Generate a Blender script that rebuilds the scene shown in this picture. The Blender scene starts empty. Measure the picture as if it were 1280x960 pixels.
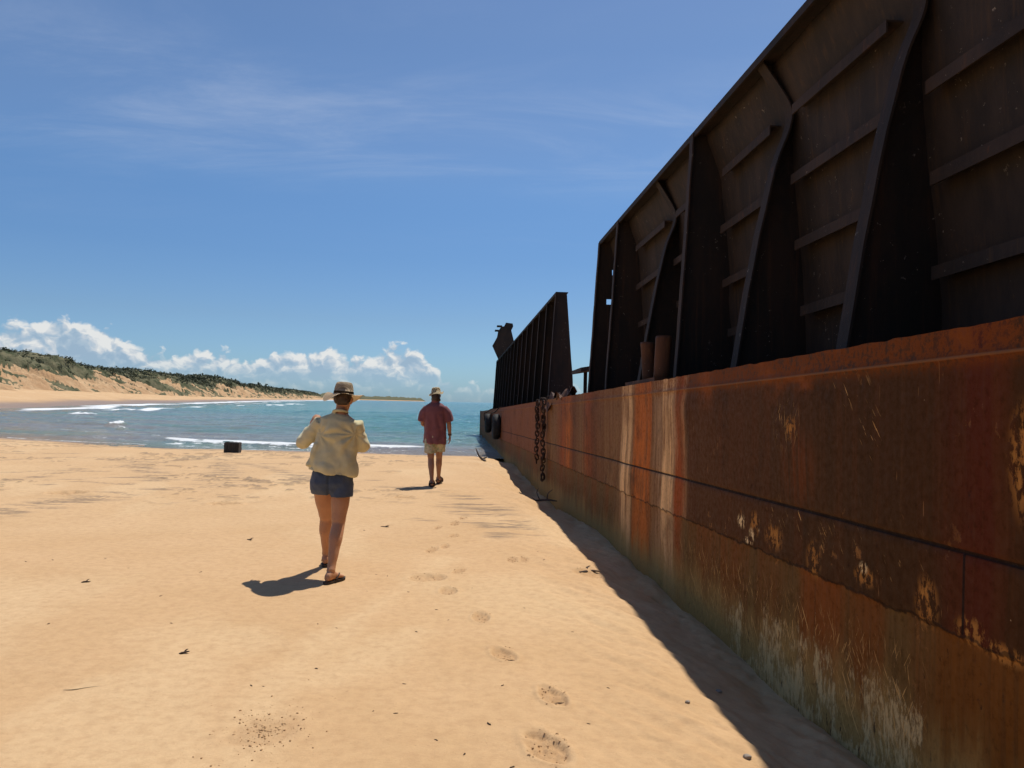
import bpy, bmesh, math, random
import numpy as np
from mathutils import Vector, Matrix, noise as mnoise
random.seed(7); RNG = np.random.default_rng(11)
R = math.radians
scene = bpy.context.scene
COL = scene.collection

# ------------------------------------------------------------------ camera model
CAM_H = 1.55; F = 960.0; ROLL = R(1.35); HOR = 504.0
cr, sr = math.cos(ROLL), math.sin(ROLL)
def prime(px, py):
    dx, dy = px-640, py-480
    return 640+dx*cr+dy*sr, 480+dy*cr-dx*sr
def at_d(px, py, d):
    x, y = prime(px, py)
    return Vector(((x-640)/F*d, d, CAM_H-(y-HOR)/F*d))
def at_z(px, py, z=0.0):
    x, y = prime(px, py)
    return at_d(px, py, (CAM_H-z)*F/(y-HOR))

cam = bpy.data.cameras.new('camera'); camo = bpy.data.objects.new('camera', cam); COL.objects.link(camo)
camo.matrix_world = Matrix.Translation((0, 0, CAM_H)) @ Matrix.Rotation(R(90), 4, 'X') @ Matrix.Rotation(ROLL, 4, 'Z')
cam.sensor_width = 36; cam.lens = 36*F/1280; cam.shift_y = 24/1280
cam.clip_start = .05; cam.clip_end = 30000
scene.camera = camo

# ------------------------------------------------------------------ small helpers
def tag(o, label=None, cat=None, group=None, kind=None):
    if label: o['label'] = label
    if cat: o['category'] = cat
    if group: o['group'] = group
    if kind: o['kind'] = kind
    return o
def link(name, me, mat=None, parent=None):
    o = bpy.data.objects.new(name, me); COL.objects.link(o)
    if mat is not None:
        for m in (mat if isinstance(mat, (list, tuple)) else [mat]): me.materials.append(m)
    if parent: o.parent = parent
    return o
def from_bm(name, bm, mat=None, parent=None, smooth=False):
    me = bpy.data.meshes.new(name)
    bmesh.ops.recalc_face_normals(bm, faces=bm.faces)
    bm.to_mesh(me); bm.free()
    if smooth: me.polygons.foreach_set('use_smooth', [True]*len(me.polygons))
    return link(name, me, mat, parent)
def empty(name, loc=(0, 0, 0), rz=0):
    o = bpy.data.objects.new(name, None); COL.objects.link(o); o.location = loc; o.rotation_euler.z = rz
    o.empty_display_size = .1
    return o
def box(bm, a, b):
    x0, y0, z0 = a; x1, y1, z1 = b
    v = [bm.verts.new(p) for p in ((x0,y0,z0),(x1,y0,z0),(x1,y1,z0),(x0,y1,z0),(x0,y0,z1),(x1,y0,z1),(x1,y1,z1),(x0,y1,z1))]
    for f in ((3,2,1,0),(4,5,6,7),(0,1,5,4),(1,2,6,5),(2,3,7,6),(3,0,4,7)): bm.faces.new([v[i] for i in f])
def prism(bm, poly, off):
    """poly: list of 3D points (planar); off: extrusion vector"""
    a = [bm.verts.new(p) for p in poly]; b = [bm.verts.new(Vector(p)+Vector(off)) for p in poly]
    n = len(poly)
    bm.faces.new(a[::-1]); bm.faces.new(b)
    for i in range(n): bm.faces.new((a[i], a[(i+1)%n], b[(i+1)%n], b[i]))
def loft(bm, secs, n=24, pw=1.0):
    rings = []
    for c, u, v in secs:
        c, u, v = Vector(c), Vector(u), Vector(v); ring = []
        for k in range(n):
            t = 2*math.pi*k/n; ct, st = math.cos(t), math.sin(t)
            if pw != 1: ct = math.copysign(abs(ct)**pw, ct); st = math.copysign(abs(st)**pw, st)
            ring.append(bm.verts.new(c+u*ct+v*st))
        rings.append(ring)
    for a, b in zip(rings, rings[1:]):
        for k in range(n): bm.faces.new((a[k], a[(k+1)%n], b[(k+1)%n], b[k]))
    bm.faces.new(rings[0][::-1]); bm.faces.new(rings[-1])
def catmull(pts, rad, sub):
    P = [np.array(p, float) for p in pts]; n = len(P); o = []; ro = []
    for i in range(n-1):
        p0 = P[max(i-1, 0)]; p1 = P[i]; p2 = P[i+1]; p3 = P[min(i+2, n-1)]
        for s in range(sub):
            t = s/sub
            o.append(.5*((2*p1)+(p2-p0)*t+(2*p0-5*p1+4*p2-p3)*t*t+(3*p1-p0-3*p2+p3)*t**3))
            w = t*t*(3-2*t); ro.append(rad[i]*(1-w)+rad[i+1]*w)
    o.append(P[-1]); ro.append(rad[-1])
    return [Vector(p) for p in o], ro
def tube(bm, pts, rad, n=14, sub=4, flat=1.0, up=None):
    if not hasattr(rad, '__len__'): rad = [rad]*len(pts)
    if sub > 1: pts, rad = catmull(pts, rad, sub)
    pts = [Vector(p) for p in pts]
    t0 = (pts[1]-pts[0]).normalized()
    u = Vector(up) if up else (Vector((1, 0, 0)) if abs(t0.x) < .8 else Vector((0, 1, 0)))
    secs = []
    for i, p in enumerate(pts):
        t = (pts[min(i+1, len(pts)-1)]-pts[max(i-1, 0)]).normalized()
        u = (u-t*u.dot(t)).normalized(); v = t.cross(u)
        secs.append((p, u*rad[i], v*rad[i]*flat))
    loft(bm, secs, n)
def ball(bm, c, r, n=14):
    rx, ry, rz = r if hasattr(r, '__len__') else (r, r, r)
    secs = []
    for i in range(n+1):
        t = math.pi*(i+.02)/(n+.04); s = math.sin(t)
        secs.append((Vector(c)+Vector((0, 0, -math.cos(t)*rz)), (rx*s, 0, 0), (0, ry*s, 0)))
    loft(bm, secs, n+4)
def remesh(name, bm, voxel, mat, parent=None, smooth=4, wrinkle=None):
    bmesh.ops.recalc_face_normals(bm, faces=bm.faces)
    me = bpy.data.meshes.new('tmp'); bm.to_mesh(me); bm.free()
    o = bpy.data.objects.new('tmp', me); COL.objects.link(o)
    m = o.modifiers.new('r', 'REMESH'); m.mode = 'VOXEL'; m.voxel_size = voxel
    dg = bpy.context.evaluated_depsgraph_get()
    me2 = bpy.data.meshes.new_from_object(o.evaluated_get(dg))
    bpy.data.objects.remove(o); bpy.data.meshes.remove(me)
    b = bmesh.new(); b.from_mesh(me2)
    for _ in range(smooth): bmesh.ops.smooth_vert(b, verts=b.verts, factor=.5, use_axis_x=True, use_axis_y=True, use_axis_z=True)
    if wrinkle:
        b.normal_update()
        for v in b.verts: v.co += v.normal*wrinkle(v.co)
        bmesh.ops.smooth_vert(b, verts=b.verts, factor=.4, use_axis_x=True, use_axis_y=True, use_axis_z=True)
    b.to_mesh(me2); b.free(); me2.name = name
    me2.polygons.foreach_set('use_smooth', [True]*len(me2.polygons))
    return link(name, me2, mat, parent)
def grid_mesh(name, P, mat, attrs=None, smooth=True, mask=None, parent=None):
    """P: (rows, cols, 3) array"""
    nr, nc, _ = P.shape
    idx = np.arange(nr*nc).reshape(nr, nc)
    q = np.stack([idx[:-1, :-1], idx[:-1, 1:], idx[1:, 1:], idx[1:, :-1]], -1).reshape(-1, 4)
    if mask is not None: q = q[mask.reshape(-1)]
    me = bpy.data.meshes.new(name)
    me.vertices.add(nr*nc); me.vertices.foreach_set('co', P.reshape(-1).astype(np.float32))
    me.loops.add(len(q)*4); me.loops.foreach_set('vertex_index', q.reshape(-1).astype(np.int32))
    me.polygons.add(len(q)); me.polygons.foreach_set('loop_start', np.arange(0, len(q)*4, 4, dtype=np.int32))
    me.update(calc_edges=True)
    if smooth: me.polygons.foreach_set('use_smooth', np.ones(len(q), bool))
    for k, a in (attrs or {}).items():
        at = me.attributes.new(k, 'FLOAT', 'POINT'); at.data.foreach_set('value', a.reshape(-1).astype(np.float32))
    me.validate(); me.update()
    return link(name, me, mat, parent)

# ------------------------------------------------------------------ numpy noise
def _h(ix, iy, s):
    n = (ix.astype(np.int64)*374761393 + iy.astype(np.int64)*668265263 + s*1442695041) & 0xffffffff
    n = ((n ^ (n >> 13))*1274126177) & 0xffffffff
    return ((n ^ (n >> 16)) & 0xffff)/65535.0
def vnoise(x, y, s=0):
    ix = np.floor(x); iy = np.floor(y); fx = x-ix; fy = y-iy
    fx = fx*fx*fx*(fx*(fx*6-15)+10); fy = fy*fy*fy*(fy*(fy*6-15)+10)
    a = _h(ix, iy, s); b = _h(ix+1, iy, s); c = _h(ix, iy+1, s); d = _h(ix+1, iy+1, s)
    return (a*(1-fx)+b*fx)*(1-fy)+(c*(1-fx)+d*fx)*fy
def fbm(x, y, oc=4, s=0):
    v = 0; a = .5; t = 0
    for i in range(oc):
        v = v+a*vnoise(x, y, s+i*17); t += a; a *= .5
        x, y = x*1.94+y*.37+3.1, y*1.94-x*.37+7.7
    return v/t
def sstep(a, b, x):
    t = np.clip((x-a)/(b-a), 0, 1); return t*t*(3-2*t)
def polydist(x, y, pts, closed=False):
    best = np.full(x.shape, 1e9); P = pts+[pts[0]] if closed else pts
    for (ax, ay), (bx, by) in zip(P, P[1:]):
        dx, dy = bx-ax, by-ay; L = dx*dx+dy*dy
        t = np.clip(((x-ax)*dx+(y-ay)*dy)/L, 0, 1)
        best = np.minimum(best, (x-ax-t*dx)**2+(y-ay-t*dy)**2)
    return np.sqrt(best)
def inside(x, y, pts):
    c = np.zeros(x.shape, bool); n = len(pts)
    for i in range(n):
        (ax, ay), (bx, by) = pts[i], pts[(i+1) % n]
        if ay == by: continue
        k = ((ay > y) != (by > y)) & (x < (bx-ax)*(y-ay)/(by-ay)+ax)
        c ^= k
    return c

# ------------------------------------------------------------------ node helpers
class NT:
    def __init__(s, tree): s.t = tree; s.n = tree.nodes; s.l = tree.links
    def new(s, typ, **kw):
        n = s.n.new(typ)
        for k, v in kw.items(): setattr(n, k, v)
        return n
    def put(s, sock, v):
        if isinstance(v, bpy.types.NodeSocket): s.l.new(v, sock)
        elif v is not None:
            if hasattr(v, '__len__') and sock.type == 'RGBA' and len(v) == 3: v = (*v, 1)
            sock.default_value = v
    def math(s, op, a, b=None, c=None, clamp=False):
        n = s.new('ShaderNodeMath', operation=op, use_clamp=clamp)
        s.put(n.inputs[0], a); s.put(n.inputs[1], b)
        if c is not None: s.put(n.inputs[2], c)
        return n.outputs[0]
    def vmath(s, op, a, b=None):
        n = s.new('ShaderNodeVectorMath', operation=op); s.put(n.inputs[0], a); s.put(n.inputs[1], b)
        return n.outputs[0]
    def noise(s, vec, scale, detail=4, rough=.55, dist=0):
        n = s.new('ShaderNodeTexNoise'); s.put(n.inputs['Vector'], vec)
        n.inputs['Scale'].default_value = scale; n.inputs['Detail'].default_value = detail
        n.inputs['Roughness'].default_value = rough; n.inputs['Distortion'].default_value = dist
        return n.outputs['Fac']
    def ramp(s, fac, stops, interp='LINEAR'):
        n = s.new('ShaderNodeValToRGB'); s.put(n.inputs[0], fac); r = n.color_ramp; r.interpolation = interp
        while len(r.elements) > 1: r.elements.remove(r.elements[-1])
        for i, (p, c) in enumerate(stops):
            e = r.elements[0] if i == 0 else r.elements.new(p)
            e.position = p; e.color = (c, c, c, 1) if not hasattr(c, '__len__') else (*c[:3], 1)
        return n.outputs[0]
    def mix(s, fac, a, b, blend='MIX'):
        n = s.new('ShaderNodeMix', data_type='RGBA', blend_type=blend); s.put(n.inputs[0], fac)
        s.put(n.inputs[6], a); s.put(n.inputs[7], b); return n.outputs[2]
    def maprange(s, v, a, b, c=0, d=1, smooth=True):
        n = s.new('ShaderNodeMapRange', interpolation_type='SMOOTHSTEP' if smooth else 'LINEAR')
        s.put(n.inputs[0], v)
        for i, q in enumerate((a, b, c, d)): s.put(n.inputs[i+1], q)
        return n.outputs[0]
    def scale(s, vec, sc):
        n = s.new('ShaderNodeMapping'); s.put(n.inputs[0], vec); n.inputs['Scale'].default_value = sc; return n.outputs[0]
    def bump(s, h, strength, dist, normal=None):
        n = s.new('ShaderNodeBump'); s.put(n.inputs['Height'], h); n.inputs['Strength'].default_value = strength
        n.inputs['Distance'].default_value = dist
        if normal: s.l.new(normal, n.inputs['Normal'])
        return n.outputs[0]
    def attr(s, name): return s.new('ShaderNodeAttribute', attribute_name=name).outputs['Fac']
def material(name):
    m = bpy.data.materials.new(name); m.use_nodes = True
    t = NT(m.node_tree); b = t.n['Principled BSDF']
    t.tc = t.new('ShaderNodeTexCoord'); t.ob = t.tc.outputs['Object']; t.b = b
    return m, t, b
def setb(t, **kw):
    for k, v in kw.items(): t.put(t.b.inputs[k.replace('_', ' ')], v)
def simple(name, c1, c2, scale=8, rough=.8, bump=0, bscale=60, bdist=.004, spec=.3, vec=None, detail=5):
    m, t, b = material(name)
    v = t.ob if vec is None else t.scale(t.ob, vec)
    f = t.maprange(t.noise(v, scale, detail), .32, .68)
    t.put(b.inputs['Base Color'], t.mix(f, c1, c2)); setb(t, Roughness=rough, Specular_IOR_Level=spec)
    if bump: t.put(b.inputs['Normal'], t.bump(t.noise(v, bscale, 4), bump, bdist))
    return m

# ------------------------------------------------------------------ light and sky
SUN = Vector((.25, .40, 1)).normalized()
EL = math.asin(SUN.z); AZ = math.atan2(SUN.x, SUN.y)
sun = bpy.data.lights.new('sun', 'SUN'); sun.energy = 4.75; sun.angle = R(.53); sun.color = (1, .95, .87)
suno = bpy.data.objects.new('sun', sun); COL.objects.link(suno); suno.rotation_euler = (-SUN).to_track_quat('-Z', 'Y').to_euler()
suno.location = (10, 10, 40)
w = bpy.data.worlds.new('World'); scene.world = w; w.use_nodes = True
w.cycles.sampling_method = 'MANUAL'; w.cycles.sample_map_resolution = 512
t = NT(w.node_tree); t.n.clear()
out = t.new('ShaderNodeOutputWorld')
sky = t.new('ShaderNodeTexSky', sky_type='NISHITA'); sky.sun_disc = False
sky.sun_elevation = EL; sky.sun_rotation = AZ; sky.altitude = 0; sky.air_density = 1.0; sky.dust_density = .6; sky.ozone_density = 2.2
gen = t.new('ShaderNodeTexCoord').outputs['Generated']
sep = t.new('ShaderNodeSeparateXYZ'); t.put(sep.inputs[0], gen)
az = t.math('ARCTAN2', sep.outputs[0], sep.outputs[1]); el = t.math('ARCSINE', sep.outputs[2])
# cumulus: a height profile over azimuth, broken up by billowing noise in (azimuth, elevation)
prof = [(-260,425),(-150,412),(-60,404),(0,404),(30,400),(65,399),(95,402),(130,405),(160,424),(190,441),(215,444),(245,440),(290,442),(318,452),
        (345,445),(375,440),(410,436),(432,442),(452,452),(470,444),(490,434),(510,434),(530,444),(548,466),(568,484),(600,482),(640,484),(800,486),(1100,480),(1350,470)]
A0, A1, EH = -.80, .70, .14
stops = []
for px, py in prof:
    x, y = prime(px, py); stops.append(((math.atan2(x-640, F)-A0)/(A1-A0), max(0, (HOR-y)/math.hypot(F, x-640)/EH)))
topf = t.math('MULTIPLY', t.ramp(t.maprange(az, A0, A1, smooth=False), stops), EH)
comb = t.new('ShaderNodeCombineXYZ'); t.put(comb.inputs[0], az); t.put(comb.inputs[1], el)
def billow(vec):
    v = t.new('ShaderNodeTexVoronoi', feature='SMOOTH_F1', normalize=True, voronoi_dimensions='2D'); t.put(v.inputs['Vector'], vec)
    v.inputs['Scale'].default_value = 34; v.inputs['Detail'].default_value = 3; v.inputs['Roughness'].default_value = .42
    v.inputs['Lacunarity'].default_value = 2.3; v.inputs['Smoothness'].default_value = .3
    return t.math('SUBTRACT', 1, v.outputs['Distance'])
def warp(vec):
    n = t.new('ShaderNodeTexNoise', noise_dimensions='2D'); t.put(n.inputs['Vector'], vec); n.inputs['Scale'].default_value = 40; n.inputs['Detail'].default_value = 3
    d = t.vmath('SUBTRACT', n.outputs['Color'], (.5, .5, .5)); d = t.vmath('MULTIPLY', d, (.022, .02, .02))
    return t.vmath('ADD', vec, d)
cv = warp(t.vmath('MULTIPLY', comb.outputs[0], (1, 1.25, 1)))
b0 = billow(cv); b1 = billow(t.vmath('ADD', cv, (.004, .009, 0)))
edge = t.math('MULTIPLY', t.math('SUBTRACT', b0, .70), .058)
dens = t.math('SUBTRACT', t.math('ADD', topf, edge), el)
cmask = t.maprange(dens, -.001, .0085)
cmask = t.math('MULTIPLY', cmask, t.maprange(el, .002, .050, .10, .95))
lit = t.math('ADD', t.math('MULTIPLY', t.math('SUBTRACT', b0, b1), 4.0), t.maprange(dens, .0, .040, .70, .30))
lit = t.math('ADD', lit, t.maprange(t.math('DIVIDE', el, t.math('ADD', topf, .012)), .25, .85, -.22, .12))
lit = t.math('ADD', lit, t.math('MULTIPLY', t.math('SUBTRACT', t.noise(cv, 60, 4), .5), .55))
lit = t.math('ADD', lit, 0, clamp=True)
ccol = t.ramp(lit, [(0, (.36, .50, .65)), (.35, (.44, .57, .70)), (.65, (.62, .69, .76)), (1, (.88, .89, .88))])
# hazy low cloud / haze band at the horizon
# cirrus wisps
ch = t.new('ShaderNodeCombineXYZ'); t.put(ch.inputs[0], t.math('DIVIDE', sep.outputs[0], t.math('ADD', t.math('ABSOLUTE', sep.outputs[2]), .1)))
t.put(ch.inputs[1], t.math('DIVIDE', sep.outputs[1], t.math('ADD', t.math('ABSOLUTE', sep.outputs[2]), .1)))
mp = t.new('ShaderNodeMapping'); t.put(mp.inputs[0], ch.outputs[0]); mp.inputs['Rotation'].default_value = (0, 0, R(-14)); mp.inputs['Scale'].default_value = (.55, 1.5, 1)
ci = t.noise(mp.outputs[0], 1.9, 8, .66, .6)
ci2 = t.noise(mp.outputs[0], .5, 3, .5, .4)
cimask = t.math('MULTIPLY', t.maprange(ci, .44, .80), t.maprange(ci2, .36, .66))
cimask = t.math('MULTIPLY', cimask, t.math('MULTIPLY', t.maprange(el, .12, .27), t.maprange(el, .62, .42)))
band = t.math('MULTIPLY', t.maprange(el, .235, .315), t.maprange(el, .44, .34))
cimask = t.math('ADD', t.math('MULTIPLY', cimask, .10), t.math('MULTIPLY', band, t.math('ADD', t.math('MULTIPLY', t.maprange(ci, .36, .74), .17), .035)), clamp=True)
bgs = t.new('ShaderNodeBackground'); bgc = t.new('ShaderNodeBackground'); bgi = t.new('ShaderNodeBackground')
tint = t.ramp(t.maprange(el, 0, .6, smooth=False), [(0, (.42, .68, 1.06)), (.06, (.44, .66, .96)), (.17, (.45, .60, .80)), (.30, (.43, .60, .80)), (.45, (.48, .66, .84)), (.75, (.60, .71, .83)), (1, (.60, .70, .84))])
t.put(bgs.inputs[0], t.mix(1.0, sky.outputs[0], tint, 'MULTIPLY')); bgs.inputs[1].default_value = .12
t.put(bgi.inputs[0], (.75, .82, .95)); bgi.inputs[1].default_value = .85
t.put(bgc.inputs[0], ccol); bgc.inputs[1].default_value = .9
m1 = t.new('ShaderNodeMixShader'); t.put(m1.inputs[0], cimask); t.l.new(bgs.outputs[0], m1.inputs[1]); t.l.new(bgi.outputs[0], m1.inputs[2])
m2 = t.new('ShaderNodeMixShader'); t.put(m2.inputs[0], cmask); t.l.new(m1.outputs[0], m2.inputs[1]); t.l.new(bgc.outputs[0], m2.inputs[2])
t.l.new(m2.outputs[0], out.inputs[0])
vs = scene.view_settings; vs.view_transform = 'Standard'; vs.look = 'None'; vs.exposure = 0; vs.gamma = 1; vs.use_curve_mapping = False

# ------------------------------------------------------------------ barge frame
BY = Vector((-.0823, 1, -.0198)).normalized(); BX = Vector((1, .0823, 0)).normalized(); BZ = BX.cross(BY).normalized()
BO = Vector((2.03, 0, 1.953)); BS = 1.041
BM = Matrix.Translation(BO) @ Matrix((BX, BY, BZ)).transposed().to_4x4() @ Matrix.Scale(BS, 4)
BMI = BM.inverted()
def wall_x(y): return 2.03-.0823*y

# ------------------------------------------------------------------ ground
ZW = -.45
shore_near = [(60,31),(6,29.2),(-1,29),(-10,29),(-17.4,31),(-22,33),(-32,37),(-45,44),(-54,54),(-58,66),(-57,83)]
shore_far = [(-57,83),(-63,100),(-72,128),(-87,183),(-101,243),(-130,360),(-172,560),(-255,1000),(-400,1800),(-720,3300)]
shore = shore_near+shore_far[1:]
water_poly = [(60,31),(400,31),(9000,31),(9000,20000),(-720,20000)]+shore[::-1][:-1]
ang = np.concatenate([np.linspace(-180, -52, 36, endpoint=False), np.linspace(-52, -38, 36, endpoint=False), np.linspace(-38, 37, 640, endpoint=False),
                      np.linspace(37, 60, 30, endpoint=False), np.linspace(60, 180, 36)])
rad = np.concatenate([np.geomspace(.25, 1.7, 26, endpoint=False), np.geomspace(1.7, 45, 800, endpoint=False), np.geomspace(45, 6500, 150)])
A, Rr = np.meshgrid(np.radians(ang), rad)
X = Rr*np.sin(A); Y = Rr*np.cos(A)
d = polydist(X, Y, shore); d = np.where(inside(X, Y, water_poly), -d, d)
dn = polydist(X, Y, shore_near); dfar = polydist(X, Y, shore_far)
wf = sstep(-15, 15, dn-dfar)
zn = ZW-ZW*sstep(0, 8.5, d+.0)*1.0 + np.minimum(0, d)*.07
left = sstep(-6, -22, X)
zf = ZW+.1*np.clip(d, 0, 26)+.012*np.clip(d-26, 0, 60)+np.minimum(0, d)*.05
Z = zn*(1-wf)+zf*wf
Z = np.maximum(Z, -4.0)
near = sstep(60, 25, Rr)
Z += near*((fbm(X/3.2, Y/3.2, 3, 5)-.5)*.075+(fbm(X/.6, Y/.6, 3, 9)-.5)*.016+(fbm(X/.12, Y/.12, 3, 19)-.5)*.005)*sstep(-.5, 1.5, d)
# scour trench along the hull
dw = wall_x(Y)-X                                # distance left of the hull
wob = (fbm(Y/1.3, Y*0+2, 4, 31)-.5)*1.6
tw = .42+.25*wob+.16*sstep(9, 15, Y)
tdep = .17+.22*sstep(10, 15, Y)*sstep(26, 19, Y)+.06*wob
Z -= tdep*(1-sstep(.05, 1, dw/ (tw*1.9)))*(d > -5)*sstep(40, 25, Rr)
# wind ripples beside the hull
rip = sstep(1.9, .5, dw)*sstep(-.1, .1, dw)*near
Z += rip*((fbm(X/.11+Y/.16, Y/.40-X*1.8, 4, 77)-.5)*.042+sstep(.5, 0, dw)*(fbm(Y/.45, X/.4, 4, 78)-.4)*.17)
Dk = np.zeros_like(X); Dry = np.zeros_like(X); Crumb = np.zeros_like(X)
# footprints and scuffs (pixel, length, width, heading, depth)
prints = [(535,722,.26,.30,10,.03),(575,713,.24,.09,20,.018),(560,738,.25,.13,-10,.024),(601,771,.25,.11,-8,.028),(629,818,.27,.12,-25,.03),
          (690,873,.27,.115,-20,.032),(682,938,.34,.15,-25,.03),(540,688,.24,.09,15,.02),(556,684,.22,.08,0,.02),(567,671,.22,.09,0,.02),
          (547,660,.22,.08,0,.015),(505,621,.30,.30,0,.04),(82,617,.42,.55,0,.06),(280,630,.30,.42,0,.06),(330,916,.34,.30,0,.007),
          (640,700,.2,.1,0,.01),(735,714,.2,.25,0,.03),(568,655,.3,.1,0,.015),(578,648,.25,.09,0,.012),(655,700,.2,.08,0,.012)]
for px, py, L, W, hd, dep in prints:
    p = at_z(px, py); a = R(hd); near_m = (abs(X-p.x) < 1) & (abs(Y-p.y) < 1)
    xx = X[near_m]-p.x; yy = Y[near_m]-p.y
    u = (xx*math.cos(a)-yy*math.sin(a))/(W/2); v = (xx*math.sin(a)+yy*math.cos(a))/(L/2)
    rr = np.sqrt(u*u+v*v)+(fbm(xx*9, yy*9, 3, 3)-.5)*.7
    n = fbm(X[near_m]/.028, Y[near_m]/.028, 3, 41)
    inn = sstep(1.1, .75, rr)
    dep *= .72
    Z[near_m] += dep*(-.75*inn+.35*np.exp(-((rr-1.25)/.22)**2)) + inn*(n-.45)*dep*1.5
    Crumb[near_m] = np.maximum(Crumb[near_m], inn)
# dark mineral streaks (pixel polylines, half width in m)
streaks = [([(0,612),(40,608),(90,603),(160,605)],.10),([(0,640),(60,628),(120,622),(200,612),(290,606),(390,592)],.28),([(20,600),(100,585),(180,580),(250,574)],.16),
           ([(0,590),(60,587),(130,588)],.12),([(60,600),(150,597),(220,597)],.10),([(275,578),(280,590),(272,600),(290,606)],.25),([(200,572),(260,572),(330,584),(390,600),(460,600)],.14),
           ([(150,575),(175,578),(190,590),(200,600)],.2),([(560,628),(590,634),(615,645),(640,668)],.22),([(580,622),(610,632),(632,650)],.2),([(575,640),(600,655),(625,672)],.12),
           ([(515,648),(545,652)],.07),([(480,607),(520,610)],.10),([(0,575),(70,571),(160,572)],.12),([(330,580),(400,578)],.1),([(0,565),(90,566)],.2)]
for pl, hw in streaks:
    P = [tuple(at_z(px, py)[:2]) for px, py in pl]
    dd = polydist(X, Y, P)+ (fbm(X/.5, Y/.3, 3, 8)-.5)*hw*2.4
    Dk = np.maximum(Dk, sstep(hw*2.2, 0, dd)*sstep(.47, .60, fbm(X/.8+Y*.25, Y/.085, 5, 61)))
# wrack line of dark debris above the waterline
wr = sstep(1.6, 0, np.abs(d-2.4+(fbm(X/2.5, Y/2.5, 3, 4)-.5)*2))*sstep(.5, .62, fbm(X/.28, Y/.5, 4, 66))*sstep(60, 40, Rr)*(1-wf)
wr2 = sstep(.7, 0, np.abs(d-1.2+(fbm(X/2, Y/2, 3, 14)-.5)))*sstep(.45, .6, fbm(X/.2, Y/.4, 4, 67))*sstep(60, 40, Rr)*(1-wf)
bits_ = sstep(.63, .70, fbm(X/.22, Y/.14, 4, 68))*sstep(.5, .62, fbm(X/2.2, Y/1.2, 3, 69))*sstep(10, 13, Y)*sstep(1, -4, X)*(1-wf)*sstep(45, 30, Rr)
Z += bits_*.025
Dk = np.maximum(Dk, bits_)
Dk = np.maximum(Dk, np.maximum(wr*.9, wr2*.8*sstep(-3, -14, X)))
# dry, paler drifted sand
Dry = sstep(.46, .66, fbm(X/1.3+Y*.15, Y/2.6, 4, 23))*sstep(.35, .6, fbm(X/4, Y/4, 2, 24))
fl = sstep(-.6, .8, (Y-8.5)+(X+5)*-.28+(fbm(X/1.2, Y/1.2, 4, 91)-.5)*2.2)*sstep(0, -1.5, X+.2)
Dry = np.clip(Dry*.85+fl*.30, 0, 1)
for pl, hw in (([(150,960),(190,860),(235,790),(300,800)],.22),([(235,960),(215,900),(200,840)],.12),([(300,960),(330,870),(420,790),(560,700)],.12),([(30,900),(130,850)],.10),([(520,790),(440,830),(380,850)],.15)):
    P = [tuple(at_z(px, py)[:2]) for px, py in pl]
    Dry = np.maximum(Dry, sstep(hw*2.0, 0, polydist(X, Y, P)+(fbm(X/.35, Y/.5, 4, 12)-.5)*hw*2.2)*.8)
Wet = sstep(1.3, .1, d+(fbm(X/3, Y/3, 3, 55)-.5)*.8)*(1-wf)+sstep(9, 2, d+(fbm(X/12, Y/12, 3, 56)-.5)*4)*wf

m_sand, t, b = material('beach_sand')
geo = t.new('ShaderNodeNewGeometry').outputs['Position']
n1 = t.noise(geo, .9, 6, .6); n2 = t.noise(geo, 14, 5, .65); n3 = t.noise(geo, 420, 2, .6)
c = t.mix(t.maprange(n1, .3, .7), (.565, .362, .182), (.615, .402, .212))
c = t.mix(t.math('MULTIPLY', t.attr('dry'), .8), c, (.665, .465, .258))
c = t.mix(t.maprange(n2, .35, .75, 0, .42), c, (.40, .235, .115))
c = t.mix(t.math('MULTIPLY', t.math('MULTIPLY', t.attr('dark'), t.maprange(t.noise(t.scale(geo, (1, 2.2, 1)), 9, 5, .7), .25, .55)), .78), c, (.15, .118, .085))
c = t.mix(t.math('MULTIPLY', t.attr('crumb'), .35), c, (.36, .20, .09))
c = t.mix(t.math('MULTIPLY', t.attr('wet'), .75), c, (.23, .145, .085))
spk = t.maprange(t.noise(geo, 95, 2, .5), .70, .76)
c = t.mix(t.math('MULTIPLY', spk, .55), c, (.16, .09, .05))
c = t.mix(t.maprange(n3, .3, .7, 0, .34), c, (.30, .17, .08))
t.put(b.inputs['Base Color'], c)
t.put(b.inputs['Roughness'], t.maprange(t.attr('wet'), 0, 1, .92, .35)); setb(t, Specular_IOR_Level=.25)
h = t.math('ADD', t.math('MULTIPLY', t.noise(geo, 38, 6, .68), .7), t.math('MULTIPLY', n3, .22))
h = t.math('ADD', h, t.math('MULTIPLY', t.noise(t.scale(geo, (1, 1.7, 1)), 7, 4, .6), 1.1))
t.put(b.inputs['Normal'], t.bump(h, .5, .013))
go = grid_mesh('ground', np.stack([X, Y, Z], -1), m_sand, dict(dry=Dry, dark=Dk, wet=Wet, crumb=Crumb))
tag(go, kind='structure')
def ground_z(x, y):
    i = np.argmin(np.abs(rad-math.hypot(x, y))); j = np.argmin(np.abs(np.radians(ang)-math.atan2(x, y)))
    return float(Z[i, j])
def on_ground(px, py):
    p = at_z(px, py)
    for _ in range(3): p = at_z(px, py, ground_z(p.x, p.y))
    return p

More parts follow.
